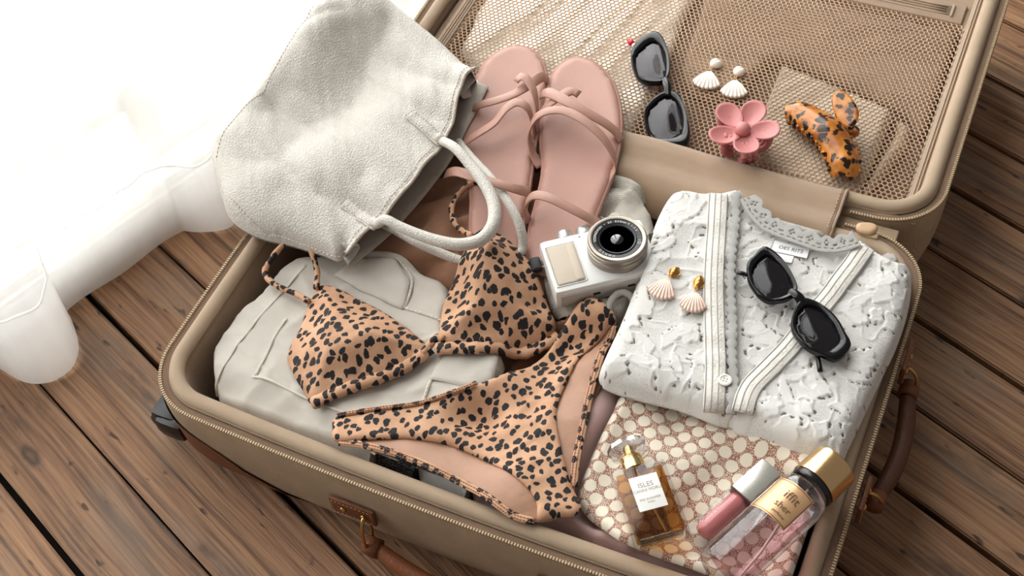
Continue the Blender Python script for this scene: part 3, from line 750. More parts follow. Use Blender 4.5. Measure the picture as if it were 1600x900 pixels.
sandal('pink leather strappy sandal lying partly under the white tote bag', Lr, [
    (.0085, [(733, 173, .006), (750, 164, .018), (775, 157, .026), (805, 146, .032), (830, 130, .030), (848, 120, .020), (856, 128, .004)]),
    (.0085, [(806, 128, .036), (815, 119, .040), (827, 128, .038), (836, 150, .032), (840, 180, .018), (838, 205, .006)]),
    (.0085, [(722, 235, .004), (728, 222, .014), (748, 208, .024), (772, 192, .032), (790, 170, .038), (808, 160, .040), (824, 168, .036), (832, 190, .020), (835, 215, .004)]),
    (.0085, [(696, 272, .012), (712, 268, .030), (740, 276, .036), (775, 286, .036), (805, 295, .028), (828, 300, .010)])], None)
sandal('pink leather strappy sandal with its heel against the white camera', Rr, [
    (.0095, [(846, 148, .026), (858, 145, .034), (885, 158, .038), (915, 175, .034), (945, 192, .024), (964, 208, .012), (971, 222, .003)]),
    (.0085, [(905, 148, .030), (893, 142, .033), (880, 148, .034), (862, 160, .032), (846, 174, .022), (836, 196, .010), (834, 215, .004)]),
    (.0085, [(845, 262, .002), (832, 238, .010), (827, 210, .022), (836, 185, .032), (858, 173, .038), (885, 174, .040), (915, 190, .038), (942, 215, .030), (958, 242, .018), (960, 262, .008), (946, 285, .002)]),
    (.0085, [(826, 345, .002), (820, 325, .016), (832, 306, .030), (855, 308, .034), (885, 322, .030), (915, 338, .022), (938, 350, .006)])], None)

# ================================================================== TOTE BAG
WL = leather('white_pebbled_leather', (210, 204, 195), .46, 330, .0006, .45)
WLI = cloth('bag_inside', (176, 166, 154), .8, mot=.05)
lip_f = [(538, 384), (556, 366), (590, 340), (622, 312), (655, 272), (686, 232), (706, 195), (716, 160), (728, 136), (744, 122)]
sil = [(744, 122, .014), (722, 88, .028), (692, 48, .045), (660, 14, .06), (628, -14, .07), (575, -48, .075), (520, -45, .075), (478, 2, .075), (430, 54, .075), (372, 118, .075), (330, 162, .075), (311, 186, .072), (313, 214, .066), (324, 250, .060), (338, 288, .052), (362, 318, .042), (400, 342, .034), (450, 362, .025), (500, 384, .018), (528, 398, .014), (538, 384, .014)]
TZ = .152; sil = [(a_, b_, TZ+c_) for a_, b_, c_ in sil]
f_t = h_field(2, 2, 2)
def tback(x, y): return np.maximum(h_get(f_t, x, y)*0+TZ, h_get(f_t, x, y)+.0015)
S3 = resample(cr(A(sil)[:, :2], 8), .005); L3 = resample(cr(A(lip_f, TZ+.030)[:, :2], 8), .005)
Of = np.vstack([S3[:-1], L3[:-1]])
cb = Of.mean(0)
tote = thing('tote_bag', 'white pebbled leather tote bag lying across the suitcase corner by the curtain', 'handbag', (cb[0], cb[1], TZ))
bdir = unit(np.r_[A([(430, 54)], TZ)[0][:2]-A([(650, 275)], TZ)[0][:2], 0])     # towards the bag's base
def tote_top(x, y, d):
    b = tback(x, y)
    s1 = (x-cb[0])*bdir[0]+(y-cb[1])*bdir[1]
    full = .052+.056*smooth((s1+.02)/.15)-.020*smooth((-s1-.02)/.12)
    z = b+.003+full*rnd_edge(d, .055)**.9
    t_ = np.arctan2(bdir[1], bdir[0]); inn = smooth(d/.04)
    z = z-.024*inn*ridge(x, y, t_-.30, .40, .095, 41)*smooth((s1+.06)/.12)+.005*inn*fbm(x, y, .12, 44, 2)
    z = z-.009*inn*ridge(x, y, t_+.55, .22, .060, 46)-.0035*inn*ridge(x, y, t_+.2, .14, .028, 48)-.0016*inn*ridge(x, y, t_-.5, .08, .012, 50)-.006*inn*ridge(x, y, t_+1.2, .20, .040, 52)*smooth((s1-.02)/.08)*smooth((s1+.02)/.1)
    return np.maximum(z, b+.002)
front = sheet('front_panel', Of, tote_top, None, .0042, WL, tote, put=False, free=S3, thick=.0024)
# back panel lies on the case and shows past the front lip
lip_b = [(546, 414), (575, 392), (610, 362), (650, 318), (690, 268), (720, 222), (745, 178), (764, 140)]
Bo = S3
Lb = resample(cr(A(lip_b, TZ+.004)[:, :2], 6), .006)
sheet('back_panel', np.vstack([Bo, Lb]), lambda x, y, d: tback(x, y)+.0022, None, .006, WLI, tote, put=True, thick=.002)
# gusset folds at the two ends of the mouth
def gusset(pf, pb, inn):
    a = at(*pf); b = at(*pb); i_ = at(*inn)
    crv = cr([a, (a*.45+i_*.55)+(0, 0, .002), i_, (b*.45+i_*.55)-(0, 0, .002), b], 6)
    rows_ = [crv+bdir*t for t in (0.0, .012, .028, .05)]
    V1, F1 = loft(rows_, False); V2, _ = loft([r-np.array((0, 0, .0018)) for r in rows_], False); n = len(V1)
    k = len(crv); rim_ = [[j+1, j, j+n, j+1+n] for j in range(k-1)]
    mk('gusset', np.vstack([V1, V2]), F1+[[q+n for q in f[::-1]] for f in F1]+rim_, WL, tote)
gusset((744, 122, TZ+.018), (763, 141, TZ+.006), (722, 152, TZ+.014))
gusset((538, 386, TZ+.016), (544, 412, TZ+.005), (562, 384, TZ+.010))
# lip edge binding, seams
tt = lambda P, l: np.c_[P[:, :2], tote_top(P[:, 0], P[:, 1], dist_to(P[:, :2], S3, False))+l]
LP = tt(L3, -.0010); m = MB(); m.add(*tube(LP, .0021, 7)); m.build('lip_edge', leather('lip_edge_leather', (206, 196, 184), .5), tote)
THR = plain('bag_thread', (198, 186, 170), .8)
cen = L3.mean(0)
stitches(tt(L3+bdir[:2]*.0055, .0006), .0042, .0028, .00042, THR, front)
bs = resample(cr(A([(352, 292), (380, 318), (420, 340), (470, 358), (522, 376)], TZ+.045), 6), .004); bs = tt(bs[:, :2], .0006); stitches(bs, .0044, .003, .00045, THR, front)
bs2 = resample(cr(A([(318, 190), (345, 158), (385, 116), (440, 58), (488, 8)], TZ+.09), 6), .004); bs2 = tt(bs2[:, :2], .0004); stitches(bs2, .0044, .003, .00045, THR, front)
# handle tabs and handles
def tab(p0, p1, w):
    a = A([p0], TZ+.045)[0]; b = A([p1], TZ+.045)[0]
    P = resample(np.array([a, b]), .004); P = tt(P[:, :2], .0014)
    s1 = unit(np.cross(P[-1]-P[0], (0, 0, 1)))
    o = mk('handle_tab', *ribbon(P, w, .0028), WL, tote)
    q = np.vstack([P+s1*(w/2-.0018), (P-s1*(w/2-.0018))[::-1], (P+s1*(w/2-.0018))[:1]])+(0, 0, .0016)
    stitches(q, .0036, .0024, .0004, THR, o); return P
tA = tab((640, 176), (690, 210), .0135); tB = tab((535, 300), (586, 335), .0135)
def hz(pts): return np.array([at(px, py, TZ+z) for px, py, z in pts])
H1 = np.vstack([tA[-3:]+(0, 0, .003), hz([(712, 232, .050), (738, 262, .048), (760, 292, .046), (772, 322, .044), (770, 352, .043), (752, 374, .042), (722, 382, .041), (690, 378, .041), (655, 367, .042), (622, 353, .044), (602, 343, .045)]), tB[-3:][::-1]+(0, 0, .003)])
H1 = resample(cr(H1, 6), .004); rr = .0056*(1-.15*np.cos(np.linspace(0, 2*PI, len(H1))))
m = MB(); m.add(*tube(H1, rr, 14)); h1 = m.build('handle', WL, tote)
H2 = hz([(716, 222, .006), (738, 248, .014), (768, 280, .020), (795, 318, .024), (812, 352, .018), (817, 384, .004), (808, 404, -.004), (772, 416, -.008), (730, 410, -.006), (690, 396, .000), (650, 378, .009), (615, 358, .011), (598, 350, .006)])
H2 = resample(cr(H2, 6), .004); H2[:, 2] = np.maximum(H2[:, 2], h_get(h_field(1, 1, 1), H2[:, 0], H2[:, 1])+.0046*(H2[:, 1] < .06)); m = MB(); m.add(*tube(H2, .0046, 12)); m.build('handle', WL, tote); _k = H2[H2[:, 1] < .045]; h_put(_k+(0, 0, .0046))

# ================================================================== LEOPARD BIKINI
def leopard():
    s = NT('leopard_print'); v = s.obj()
    nz = s.n('TexNoise', {'Vector': v, 'Scale': 95, 'Detail': 2}, out=1)
    w = s.n('VectorMath', {0: v, 1: s.n('VectorMath', {0: s.n('VectorMath', {0: nz, 1: (.5, .5, .5)}, operation='SUBTRACT'), 'Scale': .009}, operation='SCALE')}, operation='ADD')
    w = s.map(w, (1.0, .82, 1), (0, 0, .5))
    nd = s.t.nodes.new('ShaderNodeTexVoronoi'); nd.voronoi_dimensions = '2D'; s.t.links.new(w, nd.inputs['Vector']); nd.inputs['Scale'].default_value = 122; nd.inputs['Randomness'].default_value = .75
    d = nd.outputs['Distance']; rc = s.n('SeparateColor', {0: nd.outputs['Color']})
    th = s.math('MULTIPLY_ADD', rc, .16, .27)
    mask = s.math('SMOOTH_MIN', s.math('MULTIPLY', s.math('SUBTRACT', th, d), 22), 1.0, .1); mask = s.math('MAXIMUM', mask, 0.0, clamp=True)
    base_ = s.ramp(s.noise(v, 40, 3), [(.3, lin((184, 138, 106))), (.7, lin((208, 163, 130)))])
    s.P(Base_Color=s.mix(mask, base_, lin((20, 12, 15))), Roughness=.75, Sheen_Weight=0.0, Normal=s.bump(s.noise(v, 260, 3), .0003))
    return s.m
LEO = leopard(); TANL = cloth('tan_lining', (174, 130, 104), .5, mot=.04, sheen=.3, grain=90, gd=.0008)
f_b = h_field(2, 2, 2)
def lay(x, y): return h_get(f_b, x, y)
bt = thing('bikini_bra', 'leopard print triangle bikini top lying on the off-white trousers', 'bikini top', tuple(A([(670, 540)], .135)[0]))
def cup(out, dome, pk, band):
    O = resample(cr(A(out, .137)[:, :2], 6, True), .004, True); pkw = A([pk], .15)[0][:2]; dm = dist_to(O.mean(0)[None], O)[0]
    def top(x, y, d):
        r = np.hypot(x-pkw[0], y-pkw[1])
        z = lay(x, y)+.0015+.006*rnd_edge(d, .006)+dome*smooth(d/.040)*(1-.25*smooth(r/.07))
        return z+.0012*ridge(x, y, .9, .05, .012, 61)*smooth(d/.01)-.0018*ridge(x, y, 2.2, .06, .010, 63)*smooth((.03-d)/.02)*smooth(d/.008)
    c = sheet('cup', O, top, lambda x, y, d: lay(x, y)+.0008, .0036, LEO, bt)
    Bp = resample(cr(A(band, .140), 6), .0035); Bp[:, 2] = lay(Bp[:, 0], Bp[:, 1])+.0058
    w = .0062*(1+.10*np.sin(np.arange(len(Bp))*1.9)+.06*np.sin(np.arange(len(Bp))*.83))
    m = MB(); m.add(*tube(Bp, w, 10, sq=.75)); m.build('gathered_band', LEO, bt)
    return top
cup([(500, 447), (520, 449), (552, 462), (610, 492), (660, 532), (664, 552), (612, 584), (548, 610), (490, 628), (474, 610), (452, 572), (450, 550), (470, 508), (484, 470)], .022, (545, 545), [(487, 628), (548, 608), (610, 582), (650, 560), (672, 545)])
cup([(744, 380), (768, 374), (800, 394), (835, 432), (858, 478), (868, 508), (838, 528), (786, 538), (735, 545), (690, 545), (686, 525), (690, 484), (708, 442), (730, 405)], .026, (770, 465), [(682, 547), (735, 547), (786, 540), (836, 528), (872, 512)])
m = MB(); P = A([(660, 552), (672, 540), (684, 530), (694, 534)], .142); P[:, 2] = lay(P[:, 0], P[:, 1])+.008; m.add(*tube(resample(cr(P, 6), .002), .0040, 10)); m.build('centre_link', LEO, bt)
def loop(pts, zl):
    P = np.array([at(px, py, .140) for px, py in pts]); P = resample(cr(P, 8), .003)
    f = h_field(1, 1, 1); P[:, 2] = np.maximum(h_get(f, P[:, 0], P[:, 1])+.0035, zl)
    k = np.ones(9)/9; zz = np.r_[[P[0, 2]]*4, P[:, 2], [P[-1, 2]]*4]; P[:, 2] = np.maximum(np.convolve(zz, k, 'valid'), P[:, 2]-.004)
    m = MB(); m.add(*tube(P, .0030*(1+.12*np.sin(np.arange(len(P))*1.1)), 8)); m.build('strap', LEO, bt)
loop([(496, 456), (496, 425), (489, 402), (471, 390), (444, 395), (421, 412), (415, 431), (434, 449), (462, 461), (484, 476)], .142)
loop([(740, 388), (727, 372), (711, 354), (707, 329), (720, 309), (742, 300), (764, 305), (777, 328), (774, 354), (764, 384)], .146)

bb = thing('bikini_bottom', 'leopard print bikini bottom with tan lining spread over the packed clothes', 'bikini bottom', tuple(A([(760, 690)], .135)[0]))
# pouch goes in before the briefs drape over it

# ================================================================== PATTERNED POUCH
def pouch_mat():
    s = NT('circle_monogram_canvas'); v = s.obj()
    r = s.n('SeparateXYZ', {0: s.map(v, (74.6, 74.6, 0), (0, 0, PI/4+.03))}); ry = r.node.outputs[1]
    a = s.math('SUBTRACT', s.math('FRACT', s.math('ADD', r, 50.0)), .5); b = s.math('SUBTRACT', s.math('FRACT', s.math('ADD', ry, 50.0)), .5)
    d = s.math('SQRT', s.math('ADD', s.math('MULTIPLY', a, a), s.math('MULTIPLY', b, b)))
    circ = s.math('MULTIPLY', s.math('SUBTRACT', .435, d), 30, clamp=True)
    vo = s.n('TexVoronoi', {'Vector': v, 'Scale': 560, 'Randomness': .75}, feature='DISTANCE_TO_EDGE')
    maze = s.ramp(vo, [(.13, lin((150, 104, 84))), (.22, lin((226, 206, 186)))])
    wv = s.n('TexWave', {'Vector': v, 'Scale': 520, 'Distortion': .3}, bands_direction='DIAGONAL')
    cream = s.mix(wv, lin((222, 208, 188)), lin((234, 224, 206)))
    s.P(Base_Color=s.mix(circ, maze, cream), Roughness=.5, Normal=s.bump(s.math('ADD', s.math('MULTIPLY', circ, .6), s.math('MULTIPLY', wv, .3)), .0004))
    return s.m
PM = pouch_mat(); CREAMB = cloth('cream_binding', (230, 219, 202), .7, weave=500, wd=.0002)
po = [(985, 608), (1060, 635), (1160, 671), (1266, 712), (1284, 765), (1276, 840), (1258, 890), (1225, 925), (1100, 918), (1015, 890), (950, 842), (914, 802), (903, 775), (924, 720), (955, 660)]
PO = resample(cr(A(po, .125)[:, :2], 8, True), .005, True); PO = HIN(PO)
f_p = h_field(2, 2, 2)
pp = thing('cosmetic_pouch', 'cream and brown circle-patterned zip pouch lying at the front of the case', 'pouch', tuple(np.r_[PO.mean(0), .106]))
def pouch_top(x, y, d): return np.maximum(h_get(f_p, x, y)+.002, .1135)+.0165*rnd_edge(d, .020)+.0025*fbm(x, y, .06, 71)
sheet('pouch_body', PO, pouch_top, lambda x, y, d: h_get(f_p, x, y)+.0006, .0045, PM, pp)
def on_p(pts, l, zp=.128):
    P = resample(cr(A(pts, zp), 6), .003); P[:, 2] = pouch_top(P[:, 0], P[:, 1], dist_to(P[:, :2], PO))+l; return P
zl = on_p([(990, 612), (1060, 637), (1160, 673), (1258, 710)], .0006)
mk('zip_binding', *ribbon(zl, .0075, .0018), CREAMB, pp)
zt = on_p([(985, 607), (1060, 632), (1160, 668), (1264, 709)], .0018); zt[:, 1] += .001
m = MB(); bv, bf = box((0, 0, 0), .0014, .0030, .0016)
for p in resample(zt, .0022): m.add(bv+p, bf)
o = m.build('zip_teeth', BRASS, pp, smooth_=False); o['kind'] = 'stuff'
pz = A([(1006, 609)], .134)[0]; m = MB(); m.add(*box(pz, .010, .006, .0035, None, .001)); sl = m.build('zip_slider', BRASS, pp, smooth_=False)
a = np.linspace(0, 2*PI, 15)[:-1]; m = MB(); m.add(*tube([pz+np.array((-.006+.006*math.cos(q), .004*math.sin(q)+.002, .0015)) for q in a], .0010, 6, True)); m.build('pull_ring', BRASS, sl)
stitches(on_p([(1000, 622), (1080, 650), (1170, 684), (1250, 715)], .0004), .0045, .003, .0004, plain('cream_thread', (236, 230, 220), .8), pp)

# ================================================================== BIKINI BOTTOM
f_q = h_field(4, 2, 2)
def layq(x, y): return h_get(f_q, x, y)
backo = [(526, 672), (527, 697), (571, 703), (633, 721), (687, 744), (749, 779), (800, 816), (832, 824), (872, 816), (896, 770), (902, 715), (914, 662), (924, 612), (938, 562), (950, 527), (962, 502), (936, 492), (905, 520), (860, 590), (780, 640), (680, 672), (590, 680)]
BO = resample(cr(A(backo, .136)[:, :2], 6, True), .004, True)
sheet('back_lining', BO, lambda x, y, d: layq(x, y)+.0016+.0015*ridge(x, y, -.6, .08, .014, 81), lambda x, y, d: layq(x, y)+.0004, .004, TANL, bb)
fro = [(525, 656), (562, 645), (650, 631), (720, 611), (782, 588), (848, 546), (882, 508), (910, 480), (934, 477), (962, 498), (948, 512), (914, 544), (889, 590), (873, 628), (870, 664), (879, 712), (892, 757), (908, 792), (898, 812), (872, 815), (843, 821), (840, 798), (830, 779), (806, 757), (770, 730), (730, 708), (690, 694), (633, 688), (580, 692), (528, 697), (522, 677)]
FO = resample(cr(A(fro, .139)[:, :2], 5, True), .0035, True)
def fr_top(x, y, d): return layq(x, y)+.0045+.0025*rnd_edge(d, .005)+.0020*fbm(x, y, .05, 83)*smooth(d/.01)+.0022*ridge(x, y, 1.0, .10, .018, 85)*smooth(d/.008)
sheet('front_panel', FO, fr_top, lambda x, y, d: layq(x, y)+.0024, .0034, LEO, bb)
def trim(pts, w, l, name, st=True):
    P = resample(cr(A(pts, .139), 6), .0035); P[:, 2] = layq(P[:, 0], P[:, 1])+l
    o = mk(name, *ribbon(P, w, .0022), LEO, bb)
    if st:
        T, S, N = frames(P); q = P+(0, 0, .0014)
        stitches(q+S*w*.30, .0028, .0020, .00045, plain('tan_seam_thread', (150, 106, 84), .8), o); stitches(q-S*w*.12, .0028, .0020, .00045, plain('tan_seam_thread', (150, 106, 84), .8), o)
trim([(532, 698), (571, 702), (633, 719), (687, 742), (749, 777), (800, 813), (835, 822)], .0070, .0032, 'leg_trim')
trim([(960, 506), (949, 530), (937, 565), (923, 614), (913, 664), (901, 718), (896, 760)], .0070, .0032, 'leg_trim')
trim([(530, 656), (562, 648), (650, 634), (720, 614), (745, 604)], .0045, .0086, 'waist_trim')
h_put(np.c_[FO, layq(FO[:, 0], FO[:, 1])+.006])

# ================================================================== CAMERA
cz = .1660
TL, TR, BL = at(842, 377, cz), at(1000, 340, cz), at(862, 460, cz)
cxv = unit(TR-TL); up_c = BL-TL; up_c = unit(-(up_c-(up_c@cxv)*cxv)); CW = np.linalg.norm(TR-TL)*1.02; CH = abs((BL-TL)@up_c); czv = np.array((0, 0, 1.0))
CT = .026; cc = (TR+TL)/2-up_c*CH/2; cc[2] = cz-CT
angc = math.atan2(cxv[1], cxv[0])
cm = thing('compact_camera', 'white compact mirrorless camera lying lens-up against the sandal heel', 'camera', tuple(cc), rot=(0, 0, angc))
CWH = plain('white_camera_shell', (232, 231, 228), .32); CSIL = plain('warm_silver', (158, 148, 138), .35, metal=.85); CBLK = plain('lens_black', (16, 16, 17), .4); CGR = leather('cream_grip', (205, 190, 172), .5, 900, .0001)
def lb(name, c, s, bev, mat, par, auto=40): 
    m_ = MB(); m_.add(*box(c, *s, None, bev)); return m_.build(name, mat, par, local=True, auto=auto)
body = lb('body', (0, 0, CT/2), (CW, CH, CT), .0055, CWH, cm)
lb('base_plate', (0, -CH/2-.0004, CT*.45), (CW*.9, .0022, CT*.6), .0008, plain('camera_base_grey', (176, 168, 160), .5), cm)
gx = -CW/2+.0175
lb('grip', (gx+.001, -.0020, CT+.0002), (.0270, CH*.72, .0040), .0022, CGR, cm)
lb('grip_ridge', (gx+.0095, -.0020, CT+.0012), (.0080, CH*.70, .0040), .0022, CGR, cm)
m_ = MB(); gp = np.array([(gx+.001+a_*.0146, -.0020+b_*CH*.375, CT+.0004) for a_, b_ in ((-1, -1), (1, -1), (1, 1), (-1, 1))]); m_.add(*tube(resample(gp, .003, True), .0007, 6, True)); m_.build('grip_trim', CWH, cm, local=True)
LX, LY = CW*.5-.032, CH*.5-.0275-.004
LX = CW*.5-.0335; LY = .0005
lz = CT
def ll(name, prof, mat, par=cm): m_ = MB(); m_.add(*lathe([(r, lz+h) for r, h in prof], 56, (0, 0, 1), (LX, LY, 0))); return m_.build(name, mat, par, local=True, auto=35)
lens = ll('lens', [(.0285, -.001), (.0285, .004), (.0280, .0045), (.0278, .0055), (.0290, .006), (.0290, .0105), (.0282, .011), (.0282, .0122), (.0288, .0127), (.0288, .0155), (.0278, .0160), (.0276, .0172), (.0270, .0180), (.0245, .0180), (.0238, .0176), (.0238, .0160), (.001, .0160)], CSIL)
ll('name_ring', [(.0238, .0160), (.0232, .0172), (.0190, .0168), (.0180, .0160), (.001, .0160)], CBLK, lens)
ll('inner_barrel', [(.0182, .0160), (.0180, .0174), (.0165, .0168), (.0150, .0140), (.0135, .0150), (.0110, .0152), (.0095, .0140), (.001, .0140)], plain('barrel_black', (32, 32, 34), .45), lens)
ll('front_element', [(.0092, .0139), (.0080, .0152), (.0050, .0164), (.0020, .0169), (.0003, .0170)], plain('lens_glass_dark', (8, 8, 12), .04, coat=1), lens)
def ringtext(txt, r, a0, a1, size):
    for i, ch in enumerate(txt):
        if ch == ' ': continue
        t = math.radians(a0+(a1-a0)*i/max(1, len(txt)-1)); M4 = Matrix.Translation((LX+r*math.cos(t), LY+r*math.sin(t), lz+.0173)) @ Matrix.Rotation(t-PI/2, 4, 'Z')
        text_mesh('lettering', ch, size, plain('lens_print_white', (225, 225, 225), .6), lens, M4)
ringtext('SOOMADAGN • 0E.850mm', .0209, 172, 52, .0034); ringtext('X 1:3.6', .0209, 42, 12, .0034); ringtext('1D', .0212, -22, -31, .0042); ringtext('OEMMM', .0209, -155, -115, .0034)
for dx in (-.018, .0015):
    m_ = MB(); m_.add(*lathe([(.0075, 0), (.0078, .001), (.0078, .0085), (.0070, .0095), (.0005, .0097)], 28, (0, 1, 0), (dx-.006, CH/2-.0005, CT*.66))); m_.build('dial', plain('silver_dial', (206, 204, 202), .3, metal=.5), cm, local=True, auto=35)
for a_ in (-1, 1):
    th = np.linspace(0, 2*PI, 13)[:-1]; m_ = MB(); m_.add(*tube([(a_*(CW/2+.002)+.003*math.cos(q), CH*.22+.0042*math.sin(q), CT*.55) for q in th], .0007, 6, True)); m_.build('strap_lug', CSIL, cm, local=True)
m_ = MB(); m_.add(*ribbon(np.array([(CW/2+.003, CH*.22, CT*.55), (CW/2+.012, CH*.20, CT*.60), (CW/2+.024, CH*.20, CT*.5), (CW/2+.034, CH*.22, CT*.2)]), .011, .0016, side=(0, 1, 0))); m_.build('strap', plain('black_strap', (24, 23, 24), .6), cm, local=True)
m_ = MB(); m_.add(*box((-CW/2-.007, CH*.24, CT*.5), .011, .016, .007, None, .003)); m_.build('strap_end', plain('black_strap', (24, 23, 24), .6), cm, local=True, auto=60)
for xx in (-.012, .022): lb('base_slot', (xx, -CH/2-.0013, CT*.5), (.007, .001, .003), 0, CBLK, cm)
for (xx, yy) in ((CW*.5-.006, CH*.5-.006), (-.012, CH*.5-.006)):
    m_ = MB(); m_.add(*lathe([(.0010, 0), (.0008, .0004), (.0002, .0005)], 10, (0, 0, 1), (xx, yy, CT))); m_.build('screw', plain('steel', (150, 150, 150), .3, metal=1), cm, local=True)
# cream cord
P = A([(942, 502, .140), (950, 482, .147), (957, 466, .151), (970, 457, .153), (984, 461, .150), (990, 474, .145)]); P = resample(cr(P, 6), .0025)
m_ = MB(); m_.add(*tube(P, .0032*(1+.08*np.sin(np.arange(len(P))*2.2)), 8)); tagp(m_.build('drawstring', cloth('cream_cord', (226, 219, 208), .9, weave=700, wd=.0006)), 'cream drawstring curl below the white camera', 'drawstring')

# ================================================================== LACE BLOUSE
_mr = np.random.default_rng(21); MOT = []
_tries = 0
while len(MOT) < 190 and _tries < 9000:
    _tries += 1
    p = np.array((_mr.uniform(.04, .33), _mr.uniform(-.10, .24)))
    if all(np.hypot(*(p-q[:2])) > .0135 for q in MOT): MOT.append((p[0], p[1], _mr.uniform(.0075, .0130), _mr.uniform(0, 6.28), _mr.integers(4, 7), _mr.random()))
def lace(x, y):
    """0 = open ground net, 1 = solid motif, 1.4 = raised cord"""
    x = np.asarray(x); y = np.asarray(y)
    wx = x+.0028*vn(x, y, .012, 91); wy = y+.0028*vn(x, y, .012, 92); v = np.zeros(len(x))
    for (mx, my, R, a0, n, kd) in MOT:
        dx, dy = wx-mx, wy-my; r = np.hypot(dx, dy); k = r < R*1.7
        if not k.any(): continue
        t = np.arctan2(dy[k], dx[k])-a0; rk = r[k]
        if kd < .55: ed = R*(.66+.34*np.abs(np.cos(n*t/2)))
        else: c, s_ = np.cos(a0), np.sin(a0); u = dx[k]*c+dy[k]*s_; w = -dx[k]*s_+dy[k]*c; ed = R*1.25; w = w+u*u*14; rk = np.hypot(u, w*2.5)
        q = (ed-rk)/.0011
        val = np.clip(q, 0, 1)+.55*np.exp(-(q-.6)**2/1.2)
        vein = .45*(np.abs(((t*n/(2*PI)) % 1)-.5) < .07)*(rk < ed*.8)*(rk > ed*.2) if kd < .55 else 0
        v[k] = np.maximum(v[k], val-vein)
        dash = np.sin(t*R/.00105) if kd < .55 else np.sin(rk/.0012*2+t*3)
        gp = (q < -.2) & (q > -2.3) & (dash > .0) & (np.sin(t*2+a0*5) > -.45)
        idx = np.where(k)[0][gp]; v[idx] = np.where(v[idx] < .25, -1.0, v[idx])
    vin = np.clip(1-np.abs(vn(x+.004*vn(x, y, .02, 95), y, .016, 94))*9, 0, 1)*1.1; v = np.where(vin > .2, np.maximum(v, vin), v)
    return v
def lace_mat():
    s = NT('white_lace'); v = s.obj(); a = s.n('Attribute', attribute_name='lace', out=2)
    vo = s.n('TexVoronoi', {'Vector': v, 'Scale': 520}, feature='DISTANCE_TO_EDGE')
    hole = s.math('MULTIPLY', s.math('GREATER_THAN', vo, .20), s.math('SUBTRACT', 1.0, s.math('MULTIPLY', a, 1.6, clamp=True)))
    slit_shade = s.math('MULTIPLY', a, -1.6, clamp=True)  # dark tone in the slits: shade on the layer below, put into colour
    th = s.n('TexWave', {'Vector': s.map(v, rot=(0, 0, .8)), 'Scale': 420, 'Distortion': 6.0, 'Detail': 2.0, 'Detail Scale': 1.2})
    col = s.mix(slit_shade, s.mix(s.math('MULTIPLY', hole, .40), lin((246, 243, 238)), lin((206, 197, 186))), lin((142, 130, 116)))
    s.P(Base_Color=col, Roughness=.85, Sheen_Weight=.1,
        Normal=s.bump(s.math('ADD', s.math('MULTIPLY', hole, -.7), s.math('MULTIPLY', th, .55)), .0007))
    return s.m
LACE = lace_mat(); TRIMW = cloth('white_trim', (242, 238, 232), .85, weave=600, wd=.0005, mot=.02)
f_l = h_field(2, 4, 3)
bl_out = [(1050, 291), (1075, 292), (1100, 296), (1132, 297), (1160, 292), (1172, 318), (1190, 340), (1212, 352), (1240, 358), (1270, 368), (1300, 376), (1330, 372), (1346, 365), (1368, 382), (1392, 398), (1424, 406), (1430, 432), (1422, 478), (1405, 528), (1385, 570), (1365, 612), (1345, 655), (1328, 690), (1318, 714), (1296, 710), (1250, 697), (1182, 666), (1120, 641), (1065, 621), (1000, 604), (945, 587), (935, 572), (945, 545), (968, 495), (990, 440), (1008, 385), (1026, 330)]
ZB = .172
BLO = resample(cr(A(bl_out, ZB-.008)[:, :2], 5, True), .004, True)
blo = thing('lace_blouse', 'white lace blouse with scalloped collar folded on the right of the case', 'blouse', tuple(np.r_[BLO.mean(0), .146]))
def bl_base(x, y): return np.maximum(h_get(f_l, x, y)+.001, .1445)
def bl_top(x, y, d): return bl_base(x, y)+.0205*rnd_edge(d, .020)+.003*fbm(x, y, .07, 101)*smooth(d/.02)+.0025*ridge(x, y, .35, .16, .04, 103)*smooth(d/.015)
lt = lambda x, y, d: bl_top(x, y, d)+.0013*lace(x, y)*smooth(d/.004)
sheet('body', BLO, lt, lambda x, y, d: bl_base(x, y), .0014, LACE, blo, attr=('lace', lace))
def panel(name, out, lift, put=True):
    O = resample(cr(A(out, ZB)[:, :2], 5, True), .0035, True); n = dist_to
    def tp(x, y, d):
        P = np.c_[x, y]; dd = np.where(inside(P, BLO), dist_to(P, BLO), 0)
        return bl_top(x, y, dd)+.0008+lift*rnd_edge(d, .004)+.0013*lace(x+.01, y+.02)*smooth(d/.004)
    def bo(x, y, d):
        P = np.c_[x, y]; dd = np.where(inside(P, BLO), dist_to(P, BLO), 0); return bl_top(x, y, dd)-.002
    sheet(name, O, tp, bo, .0014, LACE, blo, attr=('lace', lambda x, y: lace(x+.01, y+.02)))
    return tp
